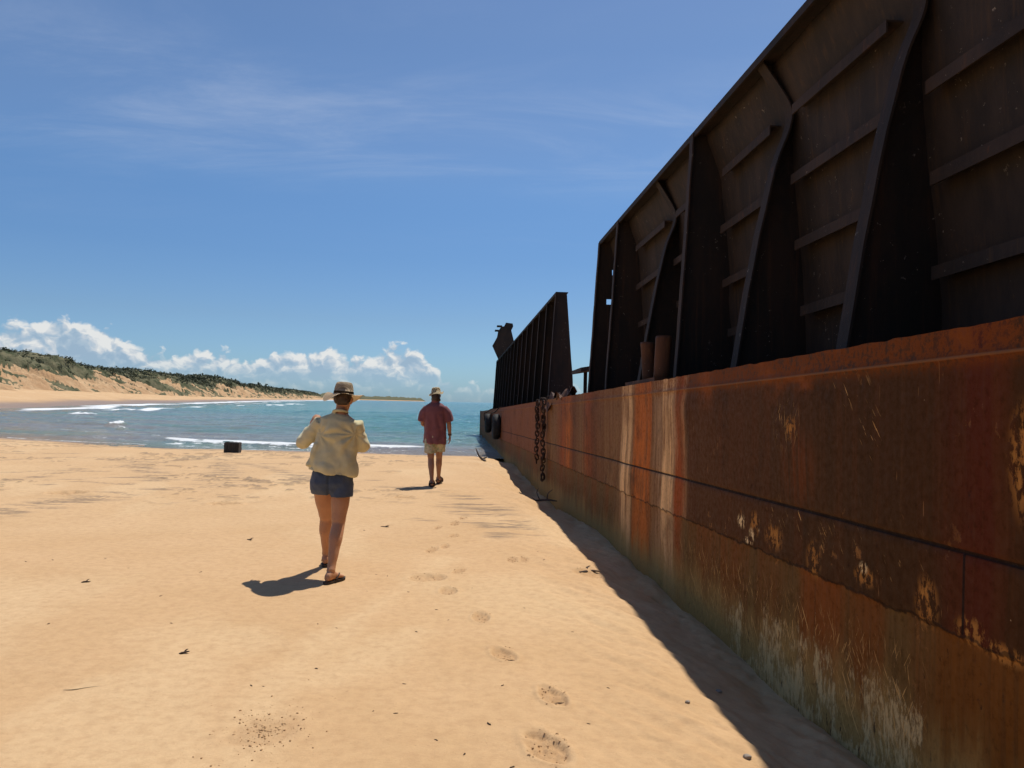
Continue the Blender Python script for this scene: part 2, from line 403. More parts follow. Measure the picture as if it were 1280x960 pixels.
# ------------------------------------------------------------------ water
angw = np.concatenate([np.linspace(-75, -37, 60, endpoint=False), np.linspace(-37, 36, 620, endpoint=False), np.linspace(36, 85, 60)])
radw = np.concatenate([np.geomspace(20, 130, 420, endpoint=False), np.geomspace(130, 1200, 170, endpoint=False), np.geomspace(1200, 26000, 50)])
A, Rr = np.meshgrid(np.radians(angw), radw)
X = Rr*np.sin(A); Y = Rr*np.cos(A)
d = polydist(X, Y, shore); ins = inside(X, Y, water_poly); d = np.where(ins, d, -d)
dn = polydist(X, Y, shore_near); df_ = polydist(X, Y, shore_far)
wf = sstep(-12, 12, dn-df_)
Zw = np.full_like(X, ZW)
fade = sstep(400, 60, Rr)
amp = sstep(0, 12, d)
Zw += fade*amp*((fbm(X/3.0, Y/1.2, 4, 7)-.5)*.22+(fbm(X/9, Y/4, 2, 17)-.5)*.16)
Zw += fade*sstep(-.5, 3, d)*(fbm(X/.9, Y/.45, 3, 27)-.5)*.05
foam = np.zeros_like(X)
lace = fbm(X/1.1, Y/.7, 5, 71); fine = fbm(X/.35, Y/.25, 4, 72)
# a small breaker 3-4 m off the near shore
dl = d-(3.4+(fbm(X/6, X*0+1, 3, 33)-.5)*2.2)
bx = sstep(-16.5, -13.5, X)*sstep(-2.6, -5.5, X)
Zw += .13*np.exp(-(dl/.8)**2)*sstep(-24, -14, X)*sstep(3, -6, X)*(1-wf)
foam = np.maximum(foam, bx*np.exp(-((dl-.0)/.6)**2)*sstep(.16, .46, lace)*1.5*(1-wf))
foam = np.maximum(foam, bx*sstep(2.6, 0, np.abs(dl+1.2))*sstep(.52, .70, fine)*.7*(1-wf))
# thin swash edges on the left of the near shore
for off, wd, k in ((.6,.13,.7),(2.6,.15,.55),(7.0,.25,.5)):
    q = d-(off+(fbm(X/7, Y/7, 3, 40+int(off*3))-.5)*2.2)
    foam = np.maximum(foam, np.exp(-(q/wd)**2)*k*sstep(-9, -15, X)*sstep(.34, .58, lace)*(1-wf))
q = d-(.35+(fbm(X/2, Y/2, 3, 44)-.5)*.5); foam = np.maximum(foam, np.exp(-(q/.13)**2)*.7*sstep(.4, .6, fine)*(1-wf))
# far shore surf
q = d-(4+Rr*.012+(fbm(X/14, Y/18, 3, 50)-.5)*5)
foam = np.maximum(foam, wf*np.exp(-(q/(1.6+Rr*.007))**2)*sstep(.25, .5, fbm(X/9, Y/11, 4, 51))*1.4*sstep(75, 105, Rr))
q = d-(13+Rr*.02+(fbm(X/20, Y/22, 3, 52)-.5)*8)
foam = np.maximum(foam, wf*np.exp(-(q/1.5)**2)*sstep(.48, .62, fbm(X/12, Y/10, 4, 53))*1.1)
# whitecaps seen beyond the bay
def cap(px, py, wpx, hm, k=1.3, seed=0):
    global foam, Zw
    p = at_z(px, py, ZW); wm = wpx/960*p.y
    u = (X-p.x)/wm; v = (Y-p.y-(fbm(X/wm*2, Y*0, 2, seed)-.5)*hm*2)/hm
    g = np.exp(-u*u*1.4-v*v)
    foam = np.maximum(foam, g*k*sstep(.25, .5, fbm(X/(wm*.25), Y/(hm*.5), 4, 80+seed)))
    Zw = Zw+g*.25
cap(338,507,14,8,1.4,1); cap(362,505.5,12,9,1.6,2); cap(302,508,5,4,1.0,3); cap(143,532,5,1.0,1.2,4); cap(157,536,3,.8,.9,5)
cap(112,518,16,2.0,1.2,7); cap(150,513.5,16,2.5,1.3,8)
foam = np.where(d > -.2, np.clip(foam, 0, 1), 0)
m_water, t, b = material('sea_water')
geo = t.new('ShaderNodeNewGeometry').outputs['Position']
sh = t.attr('offshore')
wcol = t.ramp(sh, [(0, (.24, .19, .15)), (.14, (.25, .225, .20)), (.34, (.19, .225, .22)), (.52, (.105, .215, .21)), (.75, (.060, .20, .20)), (1, (.035, .155, .20))])
wcol = t.mix(t.maprange(t.noise(t.scale(geo, (.25, .5, 1)), .35, 4), .4, .7, 0, .55), wcol, (.075, .25, .20))
fo = t.attr('foam')
fo = t.maprange(t.math('ADD', fo, t.math('MULTIPLY', t.math('SUBTRACT', t.noise(geo, 5, 5, .7), .5), .5)), .3, .7)
t.put(b.inputs['Base Color'], t.mix(fo, wcol, (.80, .82, .82)))
t.put(b.inputs['Roughness'], t.maprange(fo, 0, 1, .10, .8)); setb(t, IOR=1.33, Specular_IOR_Level=.2)
hh = t.math('ADD', t.noise(t.scale(geo, (1, 2.0, 1)), 1.6, 6, .62), t.math('MULTIPLY', t.noise(t.scale(geo, (.2, .45, 1)), .8, 4), 1.2))
t.put(b.inputs['Normal'], t.bump(hh, 1.0, .32))
keep = (d[:-1, :-1] > -1.5)
off = np.clip(d/60, 0, 1)**.6*(1-.55*sstep(-6, -24, X)*sstep(140, 60, Rr))
wo = grid_mesh('water', np.stack([X, Y, Zw], -1), m_water, dict(foam=foam, offshore=off), mask=keep)
tag(wo, kind='structure')

# ------------------------------------------------------------------ dunes across the bay
base = [(-150,-40),(-130,20),(-108,70),(-100,110),(-101,150),(-113,200),(-139,330),(-168,470),(-208,680),(-300,1150),(-470,1950),(-760,3300)]
bp, _ = catmull([(x, y, 0) for x, y in base], [0]*len(base), 60)
bp = np.array([[p.x, p.y] for p in bp])
ds = np.concatenate([[0], np.cumsum(np.hypot(*np.diff(bp, axis=0).T))])
svals = [0.0]
while svals[-1] < ds[-1]-1:
    yy = np.interp(svals[-1], ds, bp[:, 1]); svals.append(svals[-1]+max(.9, abs(yy)*.0042))
svals = np.array(svals)
px_ = np.interp(svals, ds, bp[:, 0]); py_ = np.interp(svals, ds, bp[:, 1])
tx = np.gradient(px_, svals); ty = np.gradient(py_, svals); L = np.hypot(tx, ty); nx, ny = -ty/L, tx/L
kk = 25; ker = np.ones(kk)/kk
nx = np.convolve(np.pad(nx, kk//2, 'edge'), ker, 'valid'); ny = np.convolve(np.pad(ny, kk//2, 'edge'), ker, 'valid')
tv = np.concatenate([np.linspace(-6, 34, 90, endpoint=False), np.linspace(34, 110, 36)])
S, T = np.meshgrid(svals, tv, indexing='ij')
HX = px_[:, None]+nx[:, None]*T; HY = py_[:, None]+ny[:, None]*T
HD = np.abs(HY)
Hs = 10.8+1.2*np.interp(HY, [0, 100, 200, 260, 330, 500, 700, 1200], [.2, .2, 1.3, .8, .5, 1.2, -.5, 0])+(fbm(S/28, S*0+3, 3, 3)-.5)*5.0
Hs += sstep(800, 1600, HD)*2
Tg = T+(fbm(S/9+T/14, T/30, 4, 12)-.5)*15+(np.abs(fbm(S/5+T/7, T/20, 4, 22)-.5)-.12)*16
prof_ = sstep(0, 24, Tg)
HZ = -1.5+1.9*sstep(-6, 0, T)+2.0*sstep(-2, 8, T)+(Hs-2.2)*prof_+sstep(24, 60, T)*(fbm(S/22, T/16, 3, 5)-.5)*5+(fbm(S/2.2, T/2.2, 3, 6)-.5)*.8*sstep(-1, 4, T)
veg = sstep(.40, .62, fbm(S/7+T/5, T/9-S/40, 4, 15)+.62*(sstep(6, 20, Tg+(fbm(S/10, S*0, 3, 8)-.5)*10)-.36)+.30*(fbm(S/2.2+T/4.5, T/8, 3, 29)-.5))
veg = np.maximum(veg, .95*sstep(.50, .56, fbm(S/3.4+T/3.2, T/8+S/60, 5, 44)+.10*sstep(4, 18, T)-.075)*sstep(.5, 3, T))
veg = np.maximum(veg, .8*sstep(3, 0, np.abs(T-1.5))*sstep(.3, .6, fbm(S/5, T/3, 3, 18)))
veg = np.maximum(veg, sstep(600, 1300, HD)*.9*sstep(4, 9, HZ))
m_dune, t, b = material('dune_sand_and_scrub')
geo = t.new('ShaderNodeNewGeometry').outputs['Position']
c = t.mix(t.maprange(t.noise(geo, .25, 5), .35, .65), (.40, .245, .13), (.50, .335, .19))
vg = t.maprange(t.math('ADD', t.attr('veg'), t.math('MULTIPLY', t.math('SUBTRACT', t.noise(geo, .9, 5, .7), .5), 1.1)), .35, .6)
g = t.mix(t.maprange(t.noise(geo, .35, 4), .35, .65), (.060, .068, .036), (.165, .150, .088))
t.put(b.inputs['Base Color'], t.mix(vg, c, g)); setb(t, Roughness=.95, Specular_IOR_Level=.1)
t.put(b.inputs['Normal'], t.bump(t.noise(geo, 1.2, 5, .65), .8, .5))
ho = grid_mesh('hills', np.stack([HX, HY, HZ], -1), m_dune, dict(veg=veg)); tag(ho, kind='structure')
# scrub: leaf clumps spread over the vegetated part
def leaf_mat(name, a, bcol):
    m, t, b = material(name)
    geo = t.new('ShaderNodeNewGeometry').outputs['Position']
    t.put(b.inputs['Base Color'], t.mix(t.maprange(t.noise(geo, .5, 4, .7), .35, .65), a, bcol)); setb(t, Roughness=.7, Specular_IOR_Level=.2)
    return m
m_scrub = leaf_mat('scrub_leaves', (.055, .066, .036), (.125, .128, .075))
def leaf_cloud(centers, radii, per, size):
    """many small leaf quads around each clump centre"""
    n = len(centers)*per
    c = np.repeat(centers, per, 0); r = np.repeat(radii, per, 0)[:, None]
    v = RNG.normal(size=(n, 3)); v /= np.linalg.norm(v, axis=1)[:, None]; v[:, 2] = np.abs(v[:, 2])*.85-.12
    p = c+v*r*(RNG.random((n, 1))**.4)
    nrm = v+RNG.normal(size=(n, 3))*.6; nrm /= np.linalg.norm(nrm, axis=1)[:, None]
    u = np.cross(nrm, RNG.normal(size=(n, 3))); u /= np.linalg.norm(u, axis=1)[:, None]
    w_ = np.cross(nrm, u); s = (r*size*(.6+.8*RNG.random((n, 1))))
    P = np.stack([p-u*s, p-w_*s*.55, p+u*s, p+w_*s*.55], 1)
    return P.reshape(-1, 3)
def quads(name, P, mat, parent=None):
    n = len(P)//4; me = bpy.data.meshes.new(name)
    me.vertices.add(n*4); me.vertices.foreach_set('co', P.reshape(-1).astype(np.float32))
    me.loops.add(n*4); me.loops.foreach_set('vertex_index', np.arange(n*4, dtype=np.int32))
    me.polygons.add(n); me.polygons.foreach_set('loop_start', np.arange(0, n*4, 4, dtype=np.int32)); me.update(calc_edges=True)
    return link(name, me, mat, parent)
ok = (veg > .55) & (HY > 60) & (HY < 1900) & (T > 1) & (T < 60) & (HX > -.75*HY-12)
idx = np.flatnonzero(ok.ravel()); wgt = np.clip((T.ravel()[idx]-2)/12, .12, 1)*np.clip(HD.ravel()[idx]/120, .3, 4); wgt /= wgt.sum()
idx = RNG.choice(idx, 7000, replace=False, p=wgt)
cen = np.stack([HX.ravel()[idx], HY.ravel()[idx], HZ.ravel()[idx]], -1)
rr = (.35+.8*RNG.random(len(idx))**2)*np.clip(HD.ravel()[idx]/170, .8, 3.0)*np.clip(T.ravel()[idx]/14, .45, 1)
so = quads('dune_scrub', leaf_cloud(cen, rr, 26, .22), m_scrub)
tag(so, 'dark green scrub covering the crest of the sand dunes', 'scrub', kind='stuff')
# single trees on the crest
m_bark = simple('grey_bark', (.10, .085, .07), (.20, .17, .14), 3, .9)
m_tree = leaf_mat('dune_tree_leaves', (.022, .040, .015), (.06, .08, .03))
trees = [(4,440,158,3.0,'bushy dark tree on the dune crest at the left edge of the photo'),(313,478,560,5.0,'low tree at the left of the small tree clump on the far crest'),
         (324,476,590,6.0,'tallest tree of the small clump on the far dune crest'),(333,479,610,4.4,'squat round tree just right of the tallest crest tree'),
         (352,483,740,5.2,'lone tree on the far dune crest nearest the hat of the woman')]
for px, py, dd, hgt, lab in trees:
    xr, yr = prime(px, py); col = np.abs((HX/np.maximum(HY, 1)*F+640)-xr)+np.where(HY < 60, 1e6, 0)
    ok_ = col < 1.5; elv = np.where(ok_, (HZ-CAM_H)/np.maximum(HY, 1), -9); j = int(np.argmax(elv)); dd = float(HY.ravel()[j]); gz = float(HZ.ravel()[j])
    top = at_d(px, py, dd); top.x = float(HX.ravel()[j]); hgt = max(hgt*.55, min(hgt*1.6, top.z-gz))
    tr = empty('tree', (top.x, dd, gz-.5)); tag(tr, lab, 'tree', 'trees on the dune crest')
    bm = bmesh.new(); s = hgt/6
    tube(bm, [(0,0,0),(.1*s,0,hgt*.3),(-.05*s,.1,hgt*.6),(0,0,hgt*.85)], [.26*s,.2*s,.13*s,.05*s], 8, 3)
    for a in range(5):
        an = a*1.3; tube(bm, [(0,0,hgt*(.3+.08*a)),(math.cos(an)*s,math.sin(an)*s,hgt*(.5+.07*a)),(math.cos(an)*1.9*s,math.sin(an)*1.9*s,hgt*(.58+.07*a))], [.11*s,.07*s,.03*s], 6, 2)
    from_bm('trunk', bm, m_bark, tr, True)
    nc = 16; an = RNG.random(nc)*6.28; q = RNG.random(nc)
    cc = np.stack([np.cos(an)*2.2*s*q**.5, np.sin(an)*2.2*s*q**.5, hgt*(.30+.58*RNG.random(nc))], -1)
    quads('crown', leaf_cloud(cc, (.7+.6*RNG.random(nc))*s, 60, .22), m_tree, tr)
# far headland
hp = [(395,2300),(420,2700),(450,3300),(490,3900),(520,4400),(534,4700)]
rows = []; vv = []
for k in range(161):
    f_ = k/160*(len(hp)-1); i = min(int(f_), len(hp)-2); f_ -= i
    px = hp[i][0]*(1-f_)+hp[i+1][0]*f_; dd = hp[i][1]*(1-f_)+hp[i+1][1]*f_
    x, _ = prime(px, 500); xx = (x-640)/F*dd; e = 1-sstep(.9, 1, np.array(k/160)); row = []; vr = []
    lump = float(fbm(np.array([k*.22]), np.array([1.]), 4, 9)[0])
    for tt, hz in ((0,-1.5),(30,1.0),(70,2.2),(80,6),(150,10+14*lump),(260,12+16*lump),(420,4)):
        row.append((xx-tt*.15, dd+tt, hz*float(e)-.5)); vr.append(0 if tt < 75 else 1)
    rows.append(row); vv.append(vr)
he = grid_mesh('terrain', np.array(rows), m_dune, dict(veg=np.array(vv, float)*1.3)); tag(he, kind='structure')

# ------------------------------------------------------------------ barge materials
m_hull, t, b = material('rusted_hull_plate')
sp = t.new('ShaderNodeSeparateXYZ'); t.put(sp.inputs[0], t.ob); py_s, pz_s = sp.outputs[1], sp.outputs[2]
dD=(.040,.018,.006); RB=(.10,.036,.017); OR=(.40,.125,.024); OD=(.23,.060,.016); CR=(.60,.445,.33); GB=(.175,.105,.062); GL=(.34,.25,.205); BR=(.058,.026,.011); RD=(.060,.013,.005)
ys = [(2.0,dD),(2.62,dD),(2.74,RD),(2.96,RD),(3.1,dD),(3.6,(.040,.020,.008)),(4.3,(.046,.023,.010)),(5.1,BR),(5.9,(.066,.029,.012)),(6.28,BR),(6.36,(.26,.17,.12)),(6.42,OD),(6.58,OD),(6.66,GL),
      (6.78,CR),(7.0,CR),(7.08,GL),(7.36,GB),(7.44,OR),(8.0,OR),(8.12,GB),(8.24,CR),(8.6,CR),(8.72,GB),(9.5,GB),(10.4,RB),(10.8,OD),(11.3,GB),(12.1,RB),(12.4,OR),(13.2,OD),(14.2,GB)]
nd = t.noise(t.scale(t.ob, (0, 3.2, .7)), 1, 6, .65)
yd = t.math('ADD', py_s, t.math('MULTIPLY', t.math('SUBTRACT', nd, .5), .5))
c = t.ramp(t.maprange(yd, 2, 18, smooth=False), [((y-2)/16, q) for y, q in ys])
brk_ = t.math('MULTIPLY', t.maprange(t.noise(t.scale(t.ob, (0, 6.5, 1.5)), 1, 6, .66), .45, .66), t.maprange(py_s, 6.0, 6.6, 0, .8))
c = t.mix(brk_, c, t.mix(t.noise(t.scale(t.ob, (0, 5, 3)), 1, 3), (.085, .045, .024), (.19, .085, .04)))
bt = t.math('MULTIPLY', t.maprange(pz_s, -.75, -.2), t.maprange(py_s, 6.3, 6.7)); c = t.mix(t.math('MULTIPLY', bt, .45), c, t.mix(.5, c, (.13, .065, .04)))
c = t.mix(t.maprange(py_s, 14.5, 16.5), c, (.16, .062, .033))
st = t.noise(t.scale(t.ob, (0, 9, .30)), 1, 6, .65); st2 = t.noise(t.scale(t.ob, (0, 30, .8)), 1, 4, .6); blot = t.noise(t.ob, 1.7, 7, .62); fine = t.noise(t.ob, 26, 5, .7)
c = t.mix(t.maprange(st, .42, .72, 0, .65), c, t.mix(blot, (.028, .013, .006), (.12, .042, .014)))
c = t.mix(t.maprange(st2, .52, .75, 0, .26), c, t.mix(t.maprange(py_s, 4.5, 9), (.085, .045, .022), (.23, .14, .095)))
c = t.mix(t.maprange(blot, .52, .72, 0, .6), c, (.022, .012, .006))
# upper strake speckled with fresh rust
top = t.math('MULTIPLY', t.maprange(pz_s, -.19, -.09), t.maprange(py_s, 9, 5, .25, .85))
c = t.mix(t.math('MULTIPLY', top, t.maprange(fine, .36, .6)), c, (.15, .046, .012))
ob_ = t.math('MULTIPLY', t.maprange(pz_s, -.34, -.12), t.maprange(t.noise(t.scale(t.ob, (0, 1.6, 2.5)), 1, 5), .52, .68))
c = t.mix(t.math('MULTIPLY', ob_, t.maprange(py_s, 8, 5)), c, (.17, .052, .010))
# strake under the lower seam
z2 = t.math('ADD', pz_s, t.math('MULTIPLY', t.math('SUBTRACT', t.noise(t.ob, 7, 5, .7), .5), .10))
low = t.maprange(z2, -1.16, -1.19)
lowc = t.mix(t.maprange(t.noise(t.scale(t.ob, (0, 2.6, .35)), 1, 5, .55), .36, .62), (.105, .068, .030), (.14, .054, .014))
lowc = t.mix(t.math('MULTIPLY', t.maprange(py_s, 3.2, 3.0), t.maprange(py_s, 1.5, 2.4)), lowc, (.125, .052, .010))
lowc = t.mix(t.math('MULTIPLY', t.maprange(py_s, 4.35, 4.2), t.maprange(py_s, 3.78, 3.9)), lowc, (.165, .056, .013))
lowc = t.mix(t.math('MULTIPLY', t.maprange(st2, .42, .72), .5), lowc, (.045, .028, .014))
isl = t.math('MULTIPLY', t.maprange(py_s, 6.3, 6.6), t.maprange(py_s, 9.2, 8.8, .0, 1))
c = t.mix(t.math('MULTIPLY', low, t.math('SUBTRACT', .9, t.math('MULTIPLY', isl, .65))), c, lowc)
# pale growth and bare primer towards the sand, warmed to paint in sand bounce
foot = t.maprange(t.math('ADD', z2, t.math('MULTIPLY', t.math('SUBTRACT', t.noise(t.scale(t.ob, (0, 5, 1)), 1, 5, .7), .5), .7)), -1.42, -1.82)
c = t.mix(t.math('MULTIPLY', foot, .8), c, t.mix(t.maprange(fine, .3, .7), (.22, .155, .068), (.38, .285, .15)))
peel = t.math('ADD', t.math('MULTIPLY', t.noise(t.scale(t.ob, (0, 46, 13)), 1, 9, .8), .7), t.math('MULTIPLY', t.noise(t.scale(t.ob, (0, 9, 4)), 1, 4, .6), .3))
pm = t.math('MULTIPLY', t.math('MULTIPLY', t.maprange(py_s, 3.12, 3.2), t.maprange(py_s, 6.2, 5.0)), t.maprange(z2, -1.30, -1.62))
pm = t.math('MULTIPLY', pm, t.maprange(t.noise(t.ob, 1.9, 3), .36, .52))
pk = t.maprange(t.math('SUBTRACT', peel, t.math('MULTIPLY', t.math('SUBTRACT', 1, pm), .26)), .455, .535)
c = t.mix(t.math('MULTIPLY', pk, t.maprange(pm, 0, .1)), c, t.mix(fine, (.26, .20, .125), (.62, .53, .39)))
c = t.mix(t.math('MULTIPLY', t.maprange(t.noise(t.scale(t.ob, (0, 20, 6)), 1, 6, .7), .60, .64), t.math('MULTIPLY', foot, t.maprange(py_s, 7, 5))), c, (.07, .05, .035))
# flaking ochre scale around the lower seam and in scattered patches
sc_ = t.maprange(t.noise(t.scale(t.ob, (0, 5.5, 4.5)), 1, 8, .7), .605, .64)
gate = t.math('MULTIPLY', t.maprange(t.noise(t.ob, 1.3, 2), .44, .58), t.maprange(py_s, 7.5, 5.5))
near_s = t.math('MAXIMUM', t.maprange(t.math('ABSOLUTE', t.math('ADD', pz_s, 1.10)), .20, .08), .28)
fk = t.math('MULTIPLY', sc_, t.math('MULTIPLY', gate, near_s))
c = t.mix(fk, c, t.mix(fine, (.19, .075, .022), (.36, .22, .11)))
wp = t.maprange(t.noise(t.scale(t.ob, (0, 8, 7)), 1, 5, .7), .705, .72)
c = t.mix(t.math('MULTIPLY', wp, t.maprange(py_s, 6.5, 4.2, 0, .8)), c, (.52, .46, .40))
# fine scratches
mp = t.new('ShaderNodeMapping'); t.put(mp.inputs[0], t.ob); mp.inputs['Rotation'].default_value = (R(35), 0, 0); mp.inputs['Scale'].default_value = (0, 60, 4)
scr = t.maprange(t.noise(mp.outputs[0], 1, 3, .5), .70, .73)
c = t.mix(t.math('MULTIPLY', scr, t.math('MULTIPLY', t.maprange(t.noise(t.ob, 1.1, 2), .5, .62), .6)), c, (.30, .18, .09))
c = t.mix(t.maprange(fine, .5, .72, 0, .4), c, (.018, .010, .005))
def blob(y0, z0, ry, rz, soft=.5, nz=None):
    a = t.math('POWER', t.math('DIVIDE', t.math('SUBTRACT', py_s, y0), ry), 2); b_ = t.math('POWER', t.math('DIVIDE', t.math('SUBTRACT', pz_s, z0), rz), 2)
    return t.maprange(t.math('SQRT', t.math('ADD', a, b_)), 1.0, soft)
nf = t.noise(t.scale(t.ob, (0, 22, 13)), 1, 7, .72); ng = t.noise(t.scale(t.ob, (0, 9, 8)), 1, 6, .7)
def dscratch(ang, fy_, fz_, th):
    mp = t.new('ShaderNodeMapping'); t.put(mp.inputs[0], t.ob); mp.inputs['Rotation'].default_value = (R(ang), 0, 0)
    mp2 = t.scale(mp.outputs[0], (0, fy_, fz_)); return t.maprange(t.noise(mp2, 1, 3, .55), th, th+.025)
s1 = dscratch(38, 75, 5, .63); s2 = dscratch(-28, 80, 6, .64); s3 = dscratch(12, 90, 6, .64)
# ochre flaking patches and scraped places
mk = t.math('MULTIPLY', blob(2.62, -.50, .10, .26, .3), t.maprange(nf, .46, .53))
for q in ((4.62,-1.06,.16,.10),(4.12,-1.10,.10,.13),(4.9,-1.02,.1,.1),(3.15,-1.10,.10,.14),(2.88,-1.14,.12,.07),(3.62,-1.09,.12,.06),(2.72,-1.17,.16,.05),(4.38,-.40,.10,.09)):
    mk = t.math('MAXIMUM', mk, t.math('MULTIPLY', blob(*q, .35), t.maprange(nf, .47, .54)))
c = t.mix(mk, c, t.mix(fine, (.16, .055, .012), (.42, .24, .09)))
wk = t.math('MULTIPLY', blob(5.12, -1.03, .10, .06, .3), t.maprange(nf, .50, .53))
for q in ((4.95,-1.10,.06,.06),(3.63,-1.05,.05,.04),(5.0,-1.14,.10,.03)): wk = t.math('MAXIMUM', wk, t.math('MULTIPLY', blob(*q, .3), t.maprange(nf, .50, .53)))
c = t.mix(wk, c, (.60, .52, .42))
sg = t.math('MAXIMUM', t.math('MULTIPLY', blob(3.58, -.40, .13, .16, .5), s1), t.math('MULTIPLY', blob(4.45, -.38, .22, .20, .5), t.math('MAXIMUM', s2, s3)))
sg = t.math('MAXIMUM', sg, t.math('MULTIPLY', blob(3.75, -.20, .2, .12, .5), s1))
sg = t.math('MAXIMUM', sg, t.math('MULTIPLY', t.maprange(z2, -1.25, -1.45), t.math('MULTIPLY', t.math('MAXIMUM', t.math('MAXIMUM', s1, s2), s3), t.math('MULTIPLY', t.maprange(py_s, 3.1, 3.3), t.maprange(py_s, 7.5, 5.5)))))
sg = t.math('MAXIMUM', sg, t.math('MULTIPLY', blob(4.0, -.95, 1.3, .22, .3), t.math('MULTIPLY', s1, t.maprange(ng, .5, .6))))
c = t.mix(t.math('MULTIPLY', sg, .8), c, (.46, .32, .17))
# rust bleeding down from the scrapes
bl = t.math('MULTIPLY', t.math('MULTIPLY', blob(4.3, -.62, .30, .30, .2), t.maprange(st2, .4, .6)), .7); c = t.mix(bl, c, (.11, .034, .010))
dk = t.math('MULTIPLY', t.maprange(t.noise(t.scale(t.ob, (0, 16, 11)), 1, 7, .74), .61, .66), t.maprange(blot, .45, .6, .2, 1)); c = t.mix(t.math('MULTIPLY', dk, .75), c, (.014, .007, .004))
c = t.mix(1.0, c, (1.38, 1.16, .74), 'MULTIPLY')
seam = t.math('MAXIMUM', t.maprange(t.math('ABSOLUTE', t.math('ADD', pz_s, .852)), .011, .006), t.math('MULTIPLY', t.maprange(t.math('ABSOLUTE', t.math('SUBTRACT', py_s, 2.93)), .012, .006), t.math('MULTIPLY', t.maprange(pz_s, -.848, -.852), t.maprange(pz_s, -1.17, -1.16))))
seam = t.math('MAXIMUM', seam, t.math('MULTIPLY', t.maprange(t.math('ABSOLUTE', t.math('ADD', t.math('SUBTRACT', z2, pz_s), t.math('ADD', pz_s, 1.172))), .012, .004), .75))
c = t.mix(t.math('MULTIPLY', seam, .9), c, (.012, .006, .004))
bead = t.maprange(t.math('ABSOLUTE', t.math('ADD', pz_s, .112)), .008, .004); c = t.mix(t.math('MULTIPLY', bead, .55), c, (.22, .115, .06))
t.put(b.inputs['Base Color'], c)
c = t.mix(t.math('MULTIPLY', t.maprange(t.noise(t.scale(t.ob, (0, 70, 60)), 1, 3, .6), .6, .7), t.maprange(blot, .4, .6, .1, .5)), c, (.16, .075, .03))
t.put(b.inputs['Roughness'], t.maprange(fine, .3, .7, .62, .9)); setb(t, Specular_IOR_Level=.12)
hb = t.math('ADD', t.math('MULTIPLY', fine, .5), t.math('ADD', t.math('MULTIPLY', t.math('MAXIMUM', fk, mk), -.8), t.math('ADD', t.math('MULTIPLY', pk, .25), t.math('MULTIPLY', dk, -.6))))
t.put(b.inputs['Normal'], t.bump(hb, .6, .008))

def rust(name, c1, c2, c3, spot=.62, rough=.8):
    m, t, b = material(name)
    f = t.maprange(t.noise(t.scale(t.ob, (1, 1, .35)), 3.2, 7, .68), .35, .65)
    c = t.mix(f, c1, c2)
    s = t.maprange(t.noise(t.scale(t.ob, (1, 1, .5)), 8, 6, .7), spot, spot+.08)
    c = t.mix(s, c, c3)
    wsp = t.maprange(t.noise(t.ob, 17, 5, .75), (.64), .67)
    gt = t.maprange(t.noise(t.ob, 1.6, 3), .45, .6)
    c = t.mix(t.math('MULTIPLY', t.math('MULTIPLY', wsp, gt), .7), c, (.30, .25, .20))
    vs_ = t.maprange(t.noise(t.scale(t.ob, (14, 14, .7)), 1, 5, .7), .52, .72, 0, .6); c = t.mix(vs_, c, c3)
    t.put(b.inputs['Base Color'], c); setb(t, Roughness=rough, Specular_IOR_Level=.35)
    t.put(b.inputs['Normal'], t.bump(t.noise(t.ob, 30, 5, .7), .5, .006)); return m
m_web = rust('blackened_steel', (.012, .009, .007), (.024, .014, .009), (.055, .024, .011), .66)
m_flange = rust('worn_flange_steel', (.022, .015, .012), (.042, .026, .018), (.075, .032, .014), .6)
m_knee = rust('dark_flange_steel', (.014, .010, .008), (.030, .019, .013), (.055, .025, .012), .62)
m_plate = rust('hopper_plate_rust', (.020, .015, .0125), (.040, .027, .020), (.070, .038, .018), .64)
m_deck = rust('deck_rust', (.12, .05, .025), (.22, .09, .04), (.30, .14, .06), .6)
m_orange = rust('flaky_orange_rust', (.045, .018, .009), (.10, .038, .015), (.17, .08, .035), .6)
m_rubber = simple('black_rubber', (.012, .012, .012), (.03, .028, .026), 6, .75, .3, 40)
m_chain = rust('chain_rust', (.018, .010, .007), (.045, .020, .010), (.10, .042, .016), .6)

barge = empty('barge'); barge.matrix_world = BM
tag(barge, 'rusted stranded barge with tall dark hopper sides along the right of the beach', 'barge')
YE = 47.0
ysv = np.concatenate([np.arange(-7, 0, .25), np.arange(0, 12, .035), np.arange(12, 22, .08), np.arange(22, YE+.01, .3)])
zsv = np.unique(np.concatenate([np.linspace(0, -2.7, 70), [-.105,-.110,-.116,-.124,-.838,-.845,-.852,-.859,-.866,-1.155,-1.165,-1.170,-1.175,-1.19]]))[::-1]
ZZ, YY = np.meshgrid(zsv, ysv, indexing='ij')
XX = (fbm(YY/1.6, ZZ/1.2, 3, 3)-.5)*.06*sstep(0, -.3, ZZ)*sstep(-.85, -.6, ZZ*0-.5)+(fbm(YY/.25, ZZ/.25, 3, 4)-.5)*.006
XX += .012*np.exp(-((ZZ+.852)/.009)**2)                     # groove of the middle seam
XX += -.010*np.exp(-((ZZ+.112)/.008)**2)                    # weld bead under the top strake
e2 = -1.168+(fbm(YY/.12, YY*0+5, 4, 5)-.5)*.05
XX += .010*sstep(0, -.012, ZZ-e2)                           # lower strake sits behind a ragged plate edge
for yv in (2.93, 8.9, 14.6):
    XX += .012*np.exp(-((YY-yv)/.012)**2)*(ZZ < -.852)*(ZZ > e2)
Zj = ZZ+np.where(ZZ > -.01, (fbm(YY/.12, YY*0, 4, 6)-.5)*.014, 0)
hull = grid_mesh('hull', np.stack([XX, YY, Zj], -1), m_hull, parent=barge)
bm = bmesh.new()
